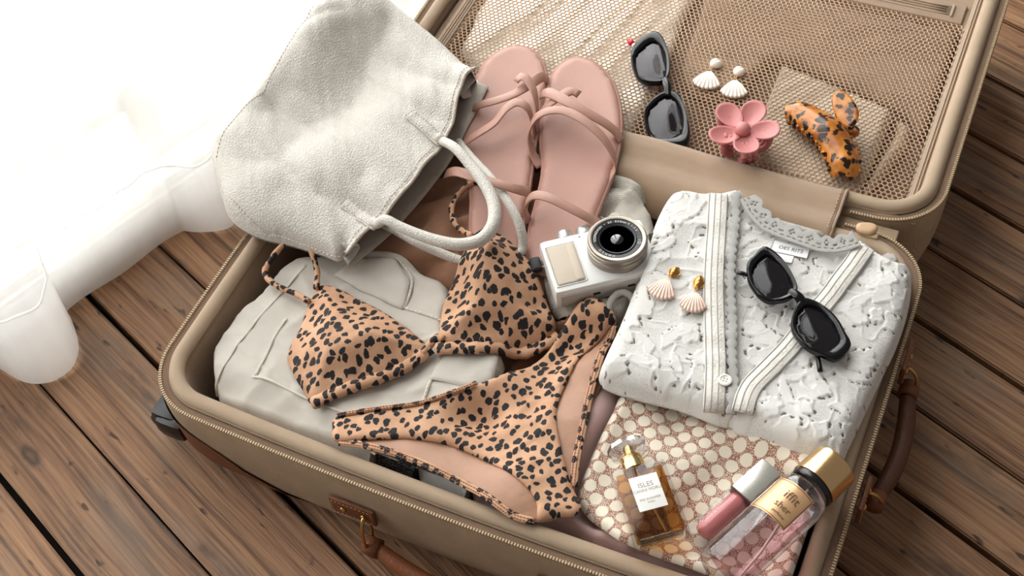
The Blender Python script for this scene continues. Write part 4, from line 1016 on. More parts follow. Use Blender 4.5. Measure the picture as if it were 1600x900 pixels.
# front left and front right lie over the back
pl = panel('left_front', [(1054, 296), (1100, 299), (1155, 297), (1153, 330), (1146, 380), (1143, 430), (1147, 480), (1146, 530), (1149, 580), (1147, 620), (1138, 642), (1065, 616), (1000, 600), (950, 584), (942, 570), (972, 500), (995, 440), (1012, 385), (1030, 335)], .0042)
pr_ = panel('right_front', [(1350, 372), (1392, 402), (1420, 412), (1424, 434), (1416, 478), (1400, 526), (1362, 606), (1324, 690), (1312, 706), (1250, 692), (1182, 661), (1150, 648), (1152, 620), (1180, 590), (1225, 545), (1270, 492), (1318, 425)], .0040)
def on_b(pts, lift, f, n=6, st=.003):
    P = resample(cr(A(pts, ZB+.003), n), st); P[:, 2] = h_get(f, P[:, 0], P[:, 1])+lift; return P
fb = h_field(1, 1, 1)
def placket(edge, w, name):
    P = on_b(edge, .0012, fb); T, S, N = frames(P)
    o = mk(name, *ribbon(P, w, .0018), LACE2, blo)
    for q in (-.46, -.16, .14, .44):
        m_ = MB(); m_.add(*tube(P+S*w*q+(0, 0, .0008), .00065, 6)); m_.build('corded_ridge', TRIMW, o)
    return P, S
LACE2 = cloth('lace_insertion', (232, 226, 217), .9, mot=.03, grain=420, gd=.0012)
placket([(1122, 304), (1119, 360), (1115, 430), (1116, 500), (1118, 570), (1116, 632)], .0185, 'button_placket')
placket([(1352, 384), (1318, 432), (1272, 492), (1222, 552), (1176, 600), (1160, 640)], .0185, 'button_placket')
# scalloped edge of the left front
def scallop(edge, w, amp, per, name, holes, zl, ang=0.0, thick=.0012):
    P = resample(cr(np.array([at(*p) for p in edge]), 8), .0011); T, S, N = frames(P)
    s1 = np.arange(len(P))*.0011; nw = 16; V = []; keep = []
    for i, p in enumerate(P):
        top_ = w+amp*abs(math.sin(PI*s1[i]/per))
        for j in range(nw+1):
            t = j/nw; V.append(p+S[i]*(-top_*t)*math.cos(ang)+np.array((0, 0, 1))*(top_*t*math.sin(ang)+zl))
    F = []
    for i in range(len(P)-1):
        ph = (s1[i]/per) % 1
        for j in range(nw):
            t = (j+.5)/nw; hole = False
            for (hp_, ht, hr, hh) in holes:
                if abs(((ph-hp_+.5) % 1)-.5) < hr and abs(t-ht) < hh: hole = True
            if not hole: a_ = i*(nw+1)+j; F.append((a_, a_+1, a_+nw+2, a_+nw+1))
    V = np.array(V); n = len(V); Vb = V-np.array((0, 0, thick)); 
    Fb = [tuple(q+n for q in f[::-1]) for f in F]; ed = set()
    for f in F:
        for a_, b_ in zip(f, f[1:]+f[:1]): ed.add((a_, b_))
    Sd = [(b_, a_, a_+n, b_+n) for (a_, b_) in ed if (b_, a_) not in ed]
    return mk(name, np.vstack([V, Vb]), F+Fb+Sd, TRIMW, blo)
cl_e = [(1156, 316, ZB+.002), (1168, 338, ZB+.001), (1190, 362, ZB), (1220, 376, ZB), (1252, 388, ZB), (1285, 398, ZB), (1318, 397, ZB), (1345, 388, ZB+.001)]
scallop(cl_e, .0150, .0045, .019, 'scalloped_collar', [(.5, .70, .07, .05), (.38, .58, .05, .05), (.62, .58, .05, .05), (.5, .45, .07, .05), (.0, .50, .12, .05), (.12, .22, .09, .045), (.45, .22, .09, .045), (.78, .22, .09, .045)], .0045, .06)
le = [(x, y, ZB+.004) for x, y in ((1150, 300), (1148, 345), (1142, 400), (1142, 450), (1145, 500), (1144, 550), (1147, 600), (1143, 640))]
P_ = np.array([at(*p) for p in le]); 
e2_ = on_b([(1150, 302), (1149, 345), (1143, 400), (1142, 450), (1145, 500), (1144, 550), (1147, 600), (1144, 638)], .0010, fb, 6, .0011); 
T, S, N = frames(e2_); amp = .0022*np.abs(np.sin(np.arange(len(e2_))*.0011*PI/.0095)); w_ = .0055+amp*2
mk('scalloped_edge', *ribbon(e2_, w_, .0022), TRIMW, blo)
# button
bp = on_b([(1133, 594), (1134, 595)], .003, fb)[0]; m_ = MB(); m_.add(*lathe([(.0002, 0), (.0055, 0), (.0060, .0010), (.0058, .0018), (.0044, .0022), (.0036, .0014), (.0002, .0014)], 28, (0, 0, 1), bp)); bt_ = m_.build('button', plain('pearl_button', (238, 234, 226), .3), blo, auto=40)
for dx, dy in ((.0013, .0013), (-.0013, .0013), (.0013, -.0013), (-.0013, -.0013)):
    m_ = MB(); m_.add(*lathe([(.00065, 0), (.00065, .0003), (.0001, .0003)], 8, (0, 0, 1), bp+(dx, dy, .0014))); m_.build('button_hole', plain('button_hole_grey', (150, 142, 132), .8), bt_)
# labels
def patch(pts, z, txt, size, name):
    Q = A(pts, z); f = h_field(1, 2, 1); zz = h_get(f, Q[:, 0], Q[:, 1]).max()+.0010
    V = np.vstack([np.c_[Q[:, :2], np.full(4, zz)], np.c_[Q[:, :2], np.full(4, zz-.0008)]])
    o = mk(name, V, [(0, 1, 2, 3), (7, 6, 5, 4), (0, 4, 5, 1), (1, 5, 6, 2), (2, 6, 7, 3), (3, 7, 4, 0)], plain('satin_label', (236, 235, 236), .5), blo, smooth_=False)
    if txt:
        c = Q.mean(0); c[2] = zz+.0002; x_ = unit(Q[2]-Q[3] if (Q[2]-Q[3])[0] > 0 else Q[3]-Q[2]); y_ = np.cross((0, 0, 1), x_)
        text_mesh('lettering', txt, size, plain('label_print', (52, 52, 58), .7), o, basis(x_, y_, (0, 0, 1), c), local=False, shear=.15)
    h_put(np.c_[Q[:, :2], np.full(4, zz)])
patch([(1212, 398), (1240, 404), (1236, 414), (1210, 410)], ZB-.004, None, 0, 'care_label')
patch([(1210, 378), (1265, 391), (1260, 406), (1205, 394)], ZB-.003, 'OES RITS', .0058, 'brand_label')

# ================================================================== SUNGLASSES
def px_crop(lst, sc_, ox, oy): return [(ox+x/sc_, oy+y/sc_) for x, y in lst]
BLK = plain('black_acetate', (12, 12, 14), .16, spec=.35)
def lens_mat(name, tint, opac):
    s = NT(name); tr = s.n('BsdfTransparent', {'Color': lin(tint)}); gl = s.n('BsdfGlossy', {'Color': G(1), 'Roughness': .02}); df = s.n('BsdfDiffuse', {'Color': (.012, .011, .013, 1)})
    a = s.n('MixShader', {0: opac, 1: tr, 2: df}); fr = s.math('MULTIPLY_ADD', s.math('POWER', s.n('LayerWeight', {'Blend': .5}, out=1), 3.0), .6, .022, clamp=True)
    s.t.links.new(s.n('MixShader', {0: fr, 1: a, 2: gl}), s.out.inputs[0]); return s.m
def sunglasses(label, rims, bridge, arms, z, lm, mids, tips=None, group=None, hinge=None):
    allp = A(sum([r[0] for r in rims], []), z); c = allp.mean(0)
    root = thing('sunglasses', label, 'sunglasses', (c[0], c[1], z-.009), group)
    fr = None; m_ = MB()
    for out, inn in rims:
        O = cr(A(out, z)[:, :2], 10, True); I = cr(A(inn, z)[:, :2], 10, True); cen = I.mean(0)
        def polar(P):
            a = np.arctan2(P[:, 1]-cen[1], P[:, 0]-cen[0]); o_ = np.argsort(a); r = np.hypot(*(P-cen).T)
            th = np.linspace(-PI, PI, 73)[:-1]; return np.interp(th, np.r_[a[o_]-2*PI, a[o_], a[o_]+2*PI], np.tile(r[o_], 3)), th
        ro, th = polar(O); ri_, _ = polar(I); u = np.c_[np.cos(th), np.sin(th)]
        rings = []
        for k, dz in ((0, -.0035), (0, .0005), (.10, .0022), (.30, .0028), (.72, .0022), (.94, .0012), (1, 0.0), (1, -.0035)):
            r = ro*(1-k)+ri_*k; rings.append(np.c_[cen+u*r[:, None], np.full(len(th), z+dz)])
        m_.add(*loft([q[::-1] for q in rings], True, loop=True))
    Pb = A(bridge, z); Pb[:, 2] += np.array([0, .002, .002, 0][:len(Pb)]); m_.add(*ribbon(resample(cr(Pb, 6), .002), .0085, .0055))
    fr = m_.build('frame', BLK, root, auto=45)
    for out, inn in rims:
        I = cr(A(inn, z)[:, :2], 8, True); ce = I.mean(0); I = ce+(I-ce)*1.04
        sheet('lens', I, lambda x, y, d: z-.0014+.0022*smooth(d/.03), None, .004, lm, root, put=False, thick=.0012)
    for i, (a, b) in enumerate(arms):
        P = cr(A([a]+mids[i]+[b], z-.005), 6); P[:, 2] = z-.0052-.0012*i; P = resample(P, .004); pb = P[-1]; pa = P[-3]; w = np.interp(np.linspace(0, 1, len(P)), [0, .2, .75, 1], [.0075, .0055, .0060, .0085])
        o = mk('temple', *ribbon(P, w*.55, .0036), BLK, root)
        if tips:
            d = unit(pb-pa); m2 = MB(); m2.add(*tube([pb-d*.002, pb+d*.004, pb+d*.0075], [.0034, .0036, .0022], 10)); m2.build('red_tip', plain('red_acetate', (196, 24, 36), .25), o)
            m2 = MB(); m2.add(*tube([pb-d*.0055, pb-d*.002], [.0030, .0031], 10)); m2.build('white_band', plain('white_acetate', (232, 230, 228), .3), o)
    return root
c3 = lambda l: px_crop(l, 4.5, 970, 40)
sunglasses('black cat-eye sunglasses with purple tinted lenses and red temple tips on the netting', [
    (c3([(245, 42), (280, 64), (308, 110), (332, 175), (346, 250), (346, 330), (326, 380), (280, 405), (215, 408), (150, 395), (105, 350), (80, 285), (70, 215), (85, 150), (130, 100), (190, 60)]),
     c3([(235, 110), (275, 130), (305, 185), (318, 250), (318, 330), (300, 375), (240, 388), (170, 380), (120, 345), (98, 280), (98, 235), (120, 190), (165, 145), (200, 120)])),
    (c3([(300, 472), (360, 466), (410, 492), (446, 560), (470, 650), (486, 740), (480, 812), (440, 840), (340, 842), (250, 834), (205, 790), (175, 710), (162, 630), (175, 570), (222, 518)]),
     c3([(320, 495), (360, 500), (400, 540), (430, 610), (440, 690), (430, 750), (390, 785), (310, 797), (245, 785), (205, 735), (185, 660), (195, 600), (240, 545), (285, 510)]))],
    c3([(310, 380), (322, 420), (330, 450), (335, 490)]), [(c3([(462, 800)])[0], c3([(82, 128)])[0]), (c3([(232, 66)])[0], c3([(222, 850)])[0])], .1425, lens_mat('purple_lens', (150, 118, 150), .35), [c3([(380, 640), (318, 440), (210, 260)]), c3([(270, 250), (325, 430), (300, 640)])], tips=True)
c4 = lambda l: px_crop(l, 4.285, 1140, 380)
_q = at(1238, 485, .18); SGZ = float(h_get(h_field(2, 1, 1), np.array([_q[0]]), np.array([_q[1]]))[0])+.0135
sunglasses('glossy black angular sunglasses resting on the white lace blouse', [
    (c4([(222, 25), (280, 45), (332, 88), (385, 150), (430, 230), (456, 300), (430, 350), (390, 378), (330, 392), (260, 395), (200, 360), (155, 305), (122, 240), (117, 135), (165, 82)]),
     c4([(240, 80), (290, 100), (340, 145), (385, 205), (415, 265), (422, 310), (400, 335), (340, 362), (280, 370), (225, 345), (180, 300), (155, 245), (150, 180), (185, 125)])),
    (c4([(476, 372), (530, 376), (600, 405), (670, 455), (730, 520), (775, 600), (812, 690), (715, 783), (600, 745), (530, 715), (470, 660), (425, 600), (410, 540), (425, 470), (448, 415)]),
     c4([(520, 415), (580, 430), (640, 475), (690, 530), (725, 600), (738, 655), (680, 715), (620, 725), (540, 700), (490, 645), (455, 590), (443, 540), (455, 480), (485, 435)]))],
    c4([(410, 325), (440, 350), (465, 372), (490, 395)]), [(c4([(745, 735)])[0], c4([(52, 192)])[0]), (c4([(142, 160)])[0], c4([(608, 852)])[0])], SGZ, lens_mat('black_lens', (70, 72, 78), .75), [c4([(640, 580), (455, 365), (270, 260)]), c4([(300, 260), (450, 370), (560, 620)])])

# ================================================================== SHELL EARRINGS
def shell_fan(R, n=9, depth=.0045):
    """ribbed scallop fan pointing to -y from its hinge at the origin"""
    na, nr = n*6+1, 12; V = []; th = np.linspace(-.66, .66, na)
    for j in range(nr+1):
        r = j/nr
        for t in th:
            k = (t+.66)/1.32*n; rib = abs(math.sin(PI*k)); edge_ = R*(1-.42*abs(t)**2.2)*(1+.035*rib)
            rr = edge_*(.10+.90*r); h = depth*(math.sin(min(1, r*1.05)*PI*.86)*.75+.25*(1-r))*(1-.9*abs(t)**2)+.0009*rib*r
            V.append((rr*math.sin(t), -rr*math.cos(t), max(h, .0004)+.0006))
    m_ = nr+1; n_ = na; F = []
    for j in range(nr):
        for i in range(na-1): a = j*na+i; F.append((a, a+na, a+na+1, a+1))
    V = np.array(V); B = V.copy(); B[:, 2] = 0.0; nv = len(V)
    F2 = F+[tuple(q+nv for q in f[::-1]) for f in F]; ed = set()
    for f in F:
        for a, b in zip(f, f[1:]+f[:1]): ed.add((a, b))
    F2 += [(b, a, a+nv, b+nv) for (a, b) in ed if (b, a) not in ed]
    return np.vstack([V, B]), F2
PEACH = plain('peach_enamel', (236, 204, 186), .3, coat=.3); IVORY = plain('ivory_matte', (238, 226, 212), .55); GOLD = plain('gold', (200, 148, 84), .28, metal=1)
f_e = h_field(1, 1, 1)
def earring(label, hinge_px, tip_px, stud_px, zg, kind, group):
    h = at(*hinge_px, zg+.003); t = at(*tip_px, zg+.002); st = at(*stud_px, zg+.003)
    z0 = max(float(h_get(f_e, np.array([q[0]]), np.array([q[1]]))[0]) for q in (h, t, (h+t)/2))+.0006 if kind == 'gold' else zg
    d = t-h; R = np.hypot(d[0], d[1]); ang = math.atan2(d[1], d[0])+PI/2
    root = thing('earring', label, 'earring', (h[0], h[1], z0), group, rot=(0, 0, ang))
    V, F = shell_fan(R, 9 if kind == 'gold' else 8); mk('shell', V, F, PEACH if kind == 'gold' else IVORY, root, local=True)
    ls = np.array(Matrix.Rotation(-ang, 3, 'Z') @ Vector((st[0]-h[0], st[1]-h[1], 0)))
    if kind == 'gold':
        L = np.linalg.norm(ls); dl = ls/L; sd = np.array((-dl[1], dl[0], 0)); e = dl*L; s0 = dl*.002; m_ = MB()
        n = 14; rows_ = []
        for i in range(n+1):
            t_ = i/n; w = .0056*math.sin(PI*min(1, t_*.93+.05))**.8; c = s0+(e-s0)*t_
            rows_.append(np.array([c+sd*w*q+np.array((0, 0, .0012+.0042*(1-q*q)*math.sin(PI*(t_*.9+.08))+.0007*math.cos(q*9+t_*26)*(1-abs(q)))) for q in np.linspace(-1, 1, 13)]))
        V, F = loft(rows_, False); B = V.copy(); B[:, 2] = .0004; nv = len(V); k = 13
        Fs = [[j, j+1, j+1+nv, j+nv] for j in range(k-1)]+[[(n*k)+j+1, n*k+j, n*k+j+nv, n*k+j+1+nv] for j in range(k-1)]+[[(i+1)*k, i*k, i*k+nv, (i+1)*k+nv] for i in range(n)]+[[i*k+k-1, (i+1)*k+k-1, (i+1)*k+k-1+nv, i*k+k-1+nv] for i in range(n)]
        mk('leaf_stud', np.vstack([V, B]), F+[[q+nv for q in f[::-1]] for f in F]+Fs, GOLD, root, local=True)
    else:
        r = .0066; na = 28; rings = []
        for j in range(9):
            ph = j/8*PI/2; rr = r*math.cos(ph); rings.append([(ls[0]+max(rr, 1e-5)*math.cos(a), ls[1]+max(rr, 1e-5)*math.sin(a), .0010+.0055*math.sin(ph)-.0010*math.exp(-((math.sin(a-.6)*rr)/.0011)**2)) for a in np.arange(na)/na*2*PI])
        m_ = MB(); m_.add(*loft(rings, True, True, True)); m_.add(*lathe([(r*.98, 0), (r, .0010)], na, (0, 0, 1), (ls[0], ls[1], 0))); m_.build('stud', IVORY, root, local=True)
    m_ = MB(); a = np.linspace(0, 2*PI, 13)[:-1]; m_.add(*tube([ls/np.linalg.norm(ls)*.001+np.array((.0014*math.cos(q), .0014*math.sin(q), .0026)) for q in a], .0005, 6, True)); m_.build('jump_ring', GOLD, root, local=True)
    return root
earring('peach scallop shell earring with gold leaf stud beside the blouse edge', (1045, 433), (1028, 466), (1061, 418), .172, 'gold', 'peach shell earrings on the blouse')
earring('peach scallop shell earring with gold leaf stud nearest the button placket', (1087, 454), (1081, 488), (1096, 431), .172, 'gold', 'peach shell earrings on the blouse')
earring('ivory shell drop earring next to the cat-eye sunglasses on the netting', (1110, 107), (1101, 137), (1118.5, 97.5), .1322, 'ivory', 'ivory shell earrings on the netting')
earring('ivory shell drop earring just above the pink flower clip', (1149, 121), (1146, 151), (1155, 110), .1322, 'ivory', 'ivory shell earrings on the netting')

# ================================================================== HAIR CLIPS
PK = plain('pink_matte_plastic', (196, 122, 120), .5)
pzt = .166; fc = at(1160.7, 203, pzt); fl_ = thing('hair_clip', 'pink flower-shaped hair claw clip standing on the lid netting', 'hair clip', (fc[0], fc[1], .1322))
def petal(px, py, L, W_):
    p = at(px, py, pzt); d = unit(np.r_[(p-fc)[:2], 0]); sd = np.array((-d[1], d[0], 0)); cen = fc+d*np.hypot(*(p-fc)[:2]); cen[2] = pzt
    rings = []
    for k in np.linspace(0, 1, 7):
        a = np.arange(32)/32*2*PI; rings.append(np.array([cen+d*(L*k*math.cos(t))+sd*(W_*k*math.sin(t)*(1+.18*math.cos(t)))+np.array((0, 0, -.0035+.0042*k**2+.0025*k*math.cos(t))) for t in a]))
    low = [r-np.array((0, 0, .0020)) for r in rings]; lip = [(rings[-1]+low[-1])/2+(rings[-1]-cen)*.05*np.array((1, 1, 0))]
    m_ = MB(); m_.add(*loft(rings+lip+low[::-1], True, True, True)); m_.build('petal', PK, fl_)
for px, py in ((1141, 180), (1175.5, 177), (1192.5, 203), (1165.5, 223), (1133, 210)): petal(px, py, .0165, .0125)
m_ = MB(); m_.add(*lathe([(.0078, -.002), (.0078, .002), (.0068, .0050), (.0045, .0070), (.0020, .0078), (.0003, .0080)], 28, (0, 0, 1), fc)); m_.build('flower_centre', PK, fl_)
def claw(px, py, W_, H_):
    c = at(px, py, .148); d = unit(np.r_[(c-fc)[:2], 0]); sd = np.array((-d[1], d[0], 0)); o_ = fc+d*np.hypot(*(c-fc)[:2])*1.0
    for i in range(3):
        q = (i-1)*W_*.62; P = [np.array((*(o_+sd*q*f1+d*g)[:2], z)) for f1, g, z in ((.8, -.004, pzt-.006), (1.0, .004, .156), (1.05, .005, .146), (.95, .001, .137), (.8, -.006, .1345))]
        m2 = MB(); m2.add(*tube(resample(cr(P, 6), .002), .0034, 10)); m2.build('claw', PK, fl_)
    P = [np.array((*(o_+sd*q+d*.003)[:2], .157)) for q in np.linspace(-W_*.8, W_*.8, 6)]; m2 = MB(); m2.add(*tube(P, .0042, 10, sq=1.5)); m2.build('claw_bridge', PK, fl_)
claw(1137, 222, .0095, 0); claw(1168, 240, .0095, 0); claw(1192, 214, .0090, 0); claw(1136, 186, .0085, 0)

def tortoise():
    s = NT('tortoiseshell'); v = s.obj()
    w = s.n('VectorMath', {0: v, 1: s.n('VectorMath', {0: s.n('TexNoise', {'Vector': v, 'Scale': 130, 'Detail': 2}, out=1), 'Scale': .010}, operation='SCALE')}, operation='ADD')
    vo = s.n('TexVoronoi', {'Vector': w, 'Scale': 112}); am = s.ramp(s.noise(v, 60, 2), [(.35, lin((150, 84, 30))), (.65, lin((206, 134, 58)))])
    k = s.ramp(vo, [(.40, G(1)), (.50, G(0))])
    s.P(Base_Color=s.mix(k, am, lin((36, 22, 16))), Roughness=.2); s.p.inputs['Specular IOR Level'].default_value = .4; return s.m
TOR = tortoise()
def cp(l): return px_crop(l, 6, 1210, 130)
zt_ = .154; tc = at(1283, 205, zt_); tc_root = thing('hair_clip', 'tortoiseshell hair claw clip lying over the cream pouch under the netting', 'hair clip', (tc[0], tc[1], .1322))
cl = A(cp([(108, 185), (190, 195), (300, 255), (400, 335), (500, 425), (590, 530), (650, 640), (668, 740), (660, 800)]), zt_); cl = resample(cr(cl, 8), .0028); n = len(cl)
s_n = np.linspace(0, 1, n); T, S, N = frames(cl); hw = np.interp(s_n, [0, .06, .2, .5, .8, .94, 1], [.008, .0145, .0180, .0195, .0180, .0150, .009]); zz = np.interp(s_n, [0, .1, .5, .9, 1], [.146, .154, .163, .155, .146])
rings = []
for i in range(n):
    a = np.linspace(-1.45, 1.45, 19); o_ = [cl[i]*np.array((1, 1, 0))+np.array((0, 0, zz[i]))+S[i]*hw[i]*math.sin(t)+np.array((0, 0, 1))*(hw[i]*.95*(math.cos(t)-1)) for t in a]
    inn = [cl[i]*np.array((1, 1, 0))+np.array((0, 0, zz[i]-.0024))+S[i]*(hw[i]-.0024)*math.sin(t)+np.array((0, 0, 1))*((hw[i]-.0024)*.95*(math.cos(t)-1)) for t in a[::-1]]
    rings.append(np.array(o_+inn))
mk('clip_shell', *loft(rings, True, True, True), TOR, tc_root, auto=50)
for i in np.linspace(3, n-4, 13).astype(int):
    for sg in (1, -1):
        b = cl[i]*np.array((1, 1, 0))+np.array((0, 0, zz[i]-hw[i]*.55))+S[i]*hw[i]*.93*sg
        e = cl[i]*np.array((1, 1, 0))+np.array((0, 0, .1340))+S[i]*hw[i]*.55*sg; md = (b+e)/2+S[i]*.003*sg
        m2 = MB(); m2.add(*tube(resample(cr([b, md, e], 5), .002), np.linspace(.0021, .0012, len(resample(cr([b, md, e], 5), .002))), 7, up=T[i])); m2.build('tooth', TOR, tc_root)
def paddle(pts, z, tilt, name):
    O = resample(cr(A(cp(pts), z)[:, :2], 6, True), .002, True); c0 = O.mean(0); dn = unit(tc[:2]-c0)
    sheet(name, O, lambda x, y, d: z-((x-c0[0])*dn[0]+(y-c0[1])*dn[1])*tilt-.0016*(1-rnd_edge(d, .0016)), None, .0022, TOR, tc_root, put=False, thick=.0026, auto=60)
paddle([(545, 165), (560, 95), (612, 78), (680, 115), (745, 185), (790, 265), (785, 325), (735, 385), (660, 345), (585, 265)], .168, .35, 'lever')
paddle([(700, 400), (760, 392), (800, 430), (790, 470), (745, 480), (700, 450)], .146, .2, 'lever')
P = A(cp([(560, 360), (640, 410), (700, 440)]), .150); m2 = MB(); m2.add(*tube(P, .0028, 8)); m2.build('spring', GOLD, tc_root)

# ================================================================== BOTTLES
f_v = h_field(1, 1, 1)
def rest(pts, zp):
    Q = A(pts, zp); Q = np.vstack([Q, Q.mean(0)[None], (Q+Q.mean(0))/2]); return float(h_get(f_v, Q[:, 0], Q[:, 1]).max())+.0003
GLASS = glassy('clear_glass', (246, 246, 247), .03, .7); AMBER = glassy('amber_liquid', (243, 208, 150), .06, .12)
quad = [(961, 736), (1045, 711), (1072, 830), (986, 850)]; z0 = rest(quad, .140); zt2 = z0+.020
Q = A(quad, zt2); bx = unit((Q[1]-Q[0])+(Q[2]-Q[3])); by = unit(np.cross((0, 0, 1), bx)); bc = Q.mean(0); bw = (np.linalg.norm(Q[1]-Q[0])+np.linalg.norm(Q[2]-Q[3]))/2; bh = (np.linalg.norm(Q[3]-Q[0])+np.linalg.norm(Q[2]-Q[1]))/2
pf = thing('perfume_bottle', 'square glass perfume bottle of amber scent on the patterned pouch', 'bottle', (bc[0], bc[1], z0), rot=(0, 0, math.atan2(bx[1], bx[0])))
lbx = lambda name, c, s, bev, mat, par: (lambda m_: (m_.add(*box(c, *s, None, bev)), m_.build(name, mat, par, local=True, auto=30))[1])(MB())
gb = lbx('glass_body', (0, 0, .010), (bw, bh, .020), .0035, GLASS, pf)
lbx('scent', (0, .0005, .010), (bw-.0065, bh-.0095, .0155), .002, AMBER, pf)
m2 = MB(); yb = -bh/2+.006; m2.add(*box((0, yb-.0022, .010), bw-.010, .0022, .012, None, .0008)); m2.build('thick_base', glassy('base_glass', (236, 226, 210), .03, 1.5), gb, local=True)
lb_ = lbx('label', (.0005, bh*.10, .0203), (bw*.52, bh*.46, .0007), .0002, plain('paper_label', (236, 234, 230), .6), pf)
INK = plain('label_ink', (150, 140, 128), .6)
for t_, yy, sz in (('ISLES', .20, .0062), ('CANNI MORU', .13, .0038), ('PRE AVINMER', .01, .0030), ('PARIS', -.035, .0024)):
    text_mesh('lettering', t_, sz, INK, lb_, Matrix.Translation((.0005, yy*bh, .0208)))
m2 = MB(); m2.add(*lathe([(.0100, 0), (.0100, .0065), (.0088, .0070), (.0088, .010), (.0095, .0104), (.0095, .0120), (.001, .0122)], 32, (0, 1, 0), (-.002, bh/2-.0005, .0105))); m2.build('gold_collar', plain('pale_gold', (226, 196, 140), .2, metal=1), pf, local=True, auto=35)
st_ = MB(); st_.add(*lathe([(.004, .0115), (.009, .0120), (.0165, .0150), (.0185, .0190), (.0175, .0235), (.0125, .0265), (.004, .0270), (.0005, .0270)], 10, (0, 1, 0), (-.002, bh/2-.0005, .0125))); st_.build('glass_stopper', glassy('stopper_glass', (232, 232, 234), .03, 4.0), pf, local=True, auto=20)
m2 = MB(); m2.add(*lathe([(.0045, .0115), (.0045, .021), (.0036, .0225), (.0005, .0230)], 20, (0, 1, 0), (-.002, bh/2-.0005, .0125))); m2.build('pump_core', plain('pale_gold', (226, 196, 140), .2, metal=1), pf, local=True, auto=35)
m2 = MB(); m2.add(*tube([(0, bh/2, .010), (.002, 0, .009), (.006, -bh/2+.010, .007)], .0009, 6)); m2.build('dip_tube', plain('clear_tube', (226, 220, 206), .3), pf, local=True)

# lip gloss
z0 = rest([(1150, 770), (1110, 820), (1190, 740)], .138); gr = .0104
a0 = at(1205, 736, z0+gr); a1 = at(1083, 846, z0+gr); gd = unit((a1-a0)*np.array((1, 1, 0))); GL = np.linalg.norm((a1-a0)[:2])
lg = thing('lip_gloss', 'rose pink lip gloss tube with silver cap on the patterned pouch', 'lip gloss', (a0[0], a0[1], z0), rot=(0, 0, math.atan2(gd[1], gd[0])))
capL = GL*.41
lbx('cap', (capL/2, 0, gr), (capL, gr*2, gr*2), .0022, plain('satin_silver', (206, 204, 196), .25, metal=.8), lg)
tb = lbx('tube', (capL+(GL-capL)/2, 0, gr), (GL-capL, gr*2, gr*2), .0022, GLASS, lg)
m2 = MB(); m2.add(*tube([(capL+.0005, 0, gr), (capL+.004, 0, gr), (GL-.016, 0, gr), (GL-.011, 0, gr), (GL-.009, 0, gr)], [.0085, .0089, .0089, .0072, .0030], 18)); m2.build('gloss', plain('rose_gloss', (206, 120, 120), .2, coat=.6), lg, local=True)
m2 = MB(); m2.add(*box((capL, 0, gr), .0012, gr*2.01, gr*2.01, None, .0004)); m2.build('collar', plain('dark_line', (90, 60, 58), .4), lg, local=True)
text_mesh('lettering', 'GLOSSY', .0060, plain('gloss_print', (226, 160, 158), .5), tb, Matrix.Translation((capL+(GL-capL)*.56, .001, gr*2+.0002)) @ Matrix.Rotation(PI, 4, 'Z')) if False else None

# body mist
z0 = rest([(1250, 770), (1200, 820), (1150, 868)], .138); R = .0225
p0 = at(1305.7, 726, z0+R); p1 = at(1121, 897, z0+R); md_ = unit((p1-p0)*np.array((1, 1, 0))); ML = np.linalg.norm((p1-p0)[:2])
ms = thing('body_mist', 'clear cylindrical body mist bottle with gold cap on the patterned pouch', 'bottle', (p0[0], p0[1], z0), rot=(0, 0, math.atan2(md_[1], md_[0])))
X = (1, 0, 0); C0 = (0, 0, R)
ln = lambda name, prof, mat, par=ms, n=48, auto=35: (lambda m_: (m_.add(*lathe(prof, n, X, C0, (0, 0, 1))), m_.build(name, mat, par, local=True, auto=auto))[1])(MB())
cL = ML*.20
ln('gold_cap', [(.001, .0002), (.0182, .0002), (.0198, .0014), (.0203, .004), (.0203, cL), (.001, cL)], plain('polished_gold', (232, 192, 140), .2, metal=1))
ln('black_collar', [(.001, cL), (.0192, cL), (.0196, cL+.0015), (.0196, cL+.0045), (.0186, cL+.0055), (.001, cL+.0055)], plain('glossy_black', (18, 17, 18), .25))
bo = cL+.0055
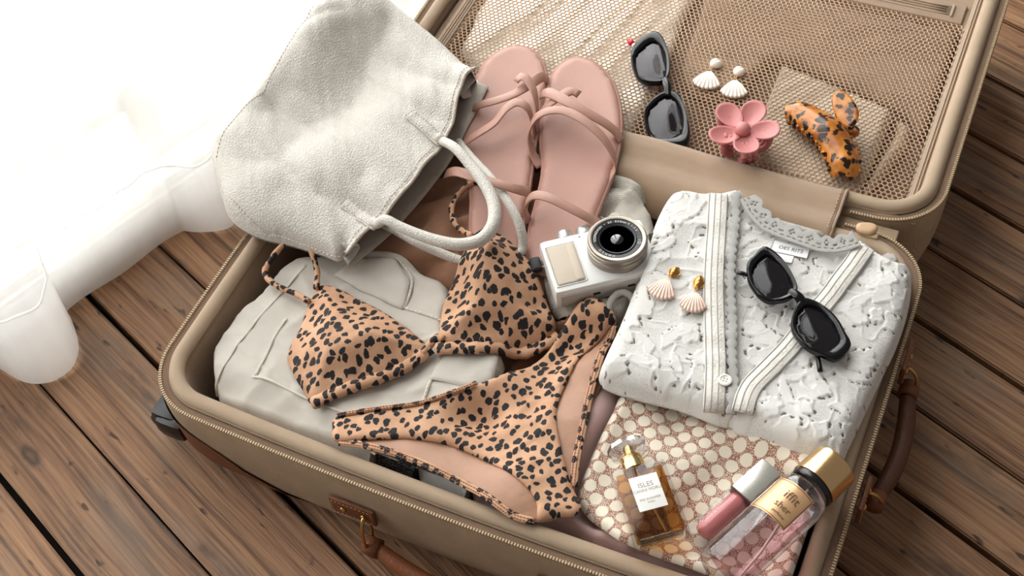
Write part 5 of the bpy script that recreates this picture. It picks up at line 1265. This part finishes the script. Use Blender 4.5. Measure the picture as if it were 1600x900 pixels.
gbm = ln('glass_body', [(.010, bo), (.0150, bo+.001), (.0205, bo+.004), (R-.0002, bo+.010), (R, bo+.014), (R, ML-.006), (R-.0015, ML-.002), (R-.005, ML), (.001, ML)], glassy('mist_glass', (248, 244, 246), .03, 1.5))
ln('mist_liquid', [(.001, bo+.020), (.0195, bo+.020), (.0200, bo+.024), (.0200, ML-.014), (.0185, ML-.010), (.001, ML-.009)], glassy('pink_liquid', (246, 226, 228), .05, .5))
m2 = MB(); m2.add(*tube([(bo, 0, R), (bo+.03, .002, R-.002), (ML*.7, .008, R-.010), (ML-.014, .010, R-.014)], .0012, 7)); m2.build('dip_tube', plain('clear_tube', (226, 220, 206), .3), ms, local=True)
# label wrapped on the glass
lx0, lx1 = bo+.014, bo+.014+.036; rr_ = R+.0004
def wrap(x0, x1, a0_, a1_, r, n=18): return loft([np.array([(x, r*math.sin(t), R+r*math.cos(t)) for t in np.linspace(a0_, a1_, n)]) for x in np.linspace(x0, x1, 5)], False)
V, F = wrap(lx0, lx1, -.95, .72, rr_); V2, F2 = wrap(lx0, lx1, -.95, .72, rr_-.0003); nv = len(V)
lab = mk('label', np.vstack([V, V2]), [f[::-1] for f in F]+[[q+nv for q in f] for f in F2], plain('copper_label', (222, 178, 134), .35, metal=.4), ms, local=True)
for (xa, xb, ta, tb_) in ((lx0+.001, lx0+.0017, -.92, .69), (lx1-.0017, lx1-.001, -.92, .69), (lx0+.001, lx1-.001, .66, .69), (lx0+.001, lx1-.001, -.92, -.89)):
    V, F = wrap(xa, xb, ta, tb_, rr_+.0002); mk('label_line', V, [f[::-1] for f in F], plain('label_gold_line', (150, 100, 60), .4, metal=.6), lab, local=True)
def wraptext(t_, size, xc, ang0):
    """letters run around the bottle, their tops towards the cap"""
    M4 = Matrix.Identity(4); o = text_mesh('lettering', t_, size, plain('mist_print', (110, 78, 58), .6), lab, M4)
    for v in o.data.vertices:
        x, y = v.co.x, v.co.y; t = ang0+x/rr_
        v.co = Vector((xc-y, (rr_+.0004)*math.sin(t), R+(rr_+.0004)*math.cos(t)))
wraptext('iffit', .0110, lx0+.012, .10); wraptext('sher', .0085, lx0+.023, .10); wraptext('perfume', .0036, lx0+.030, .16)
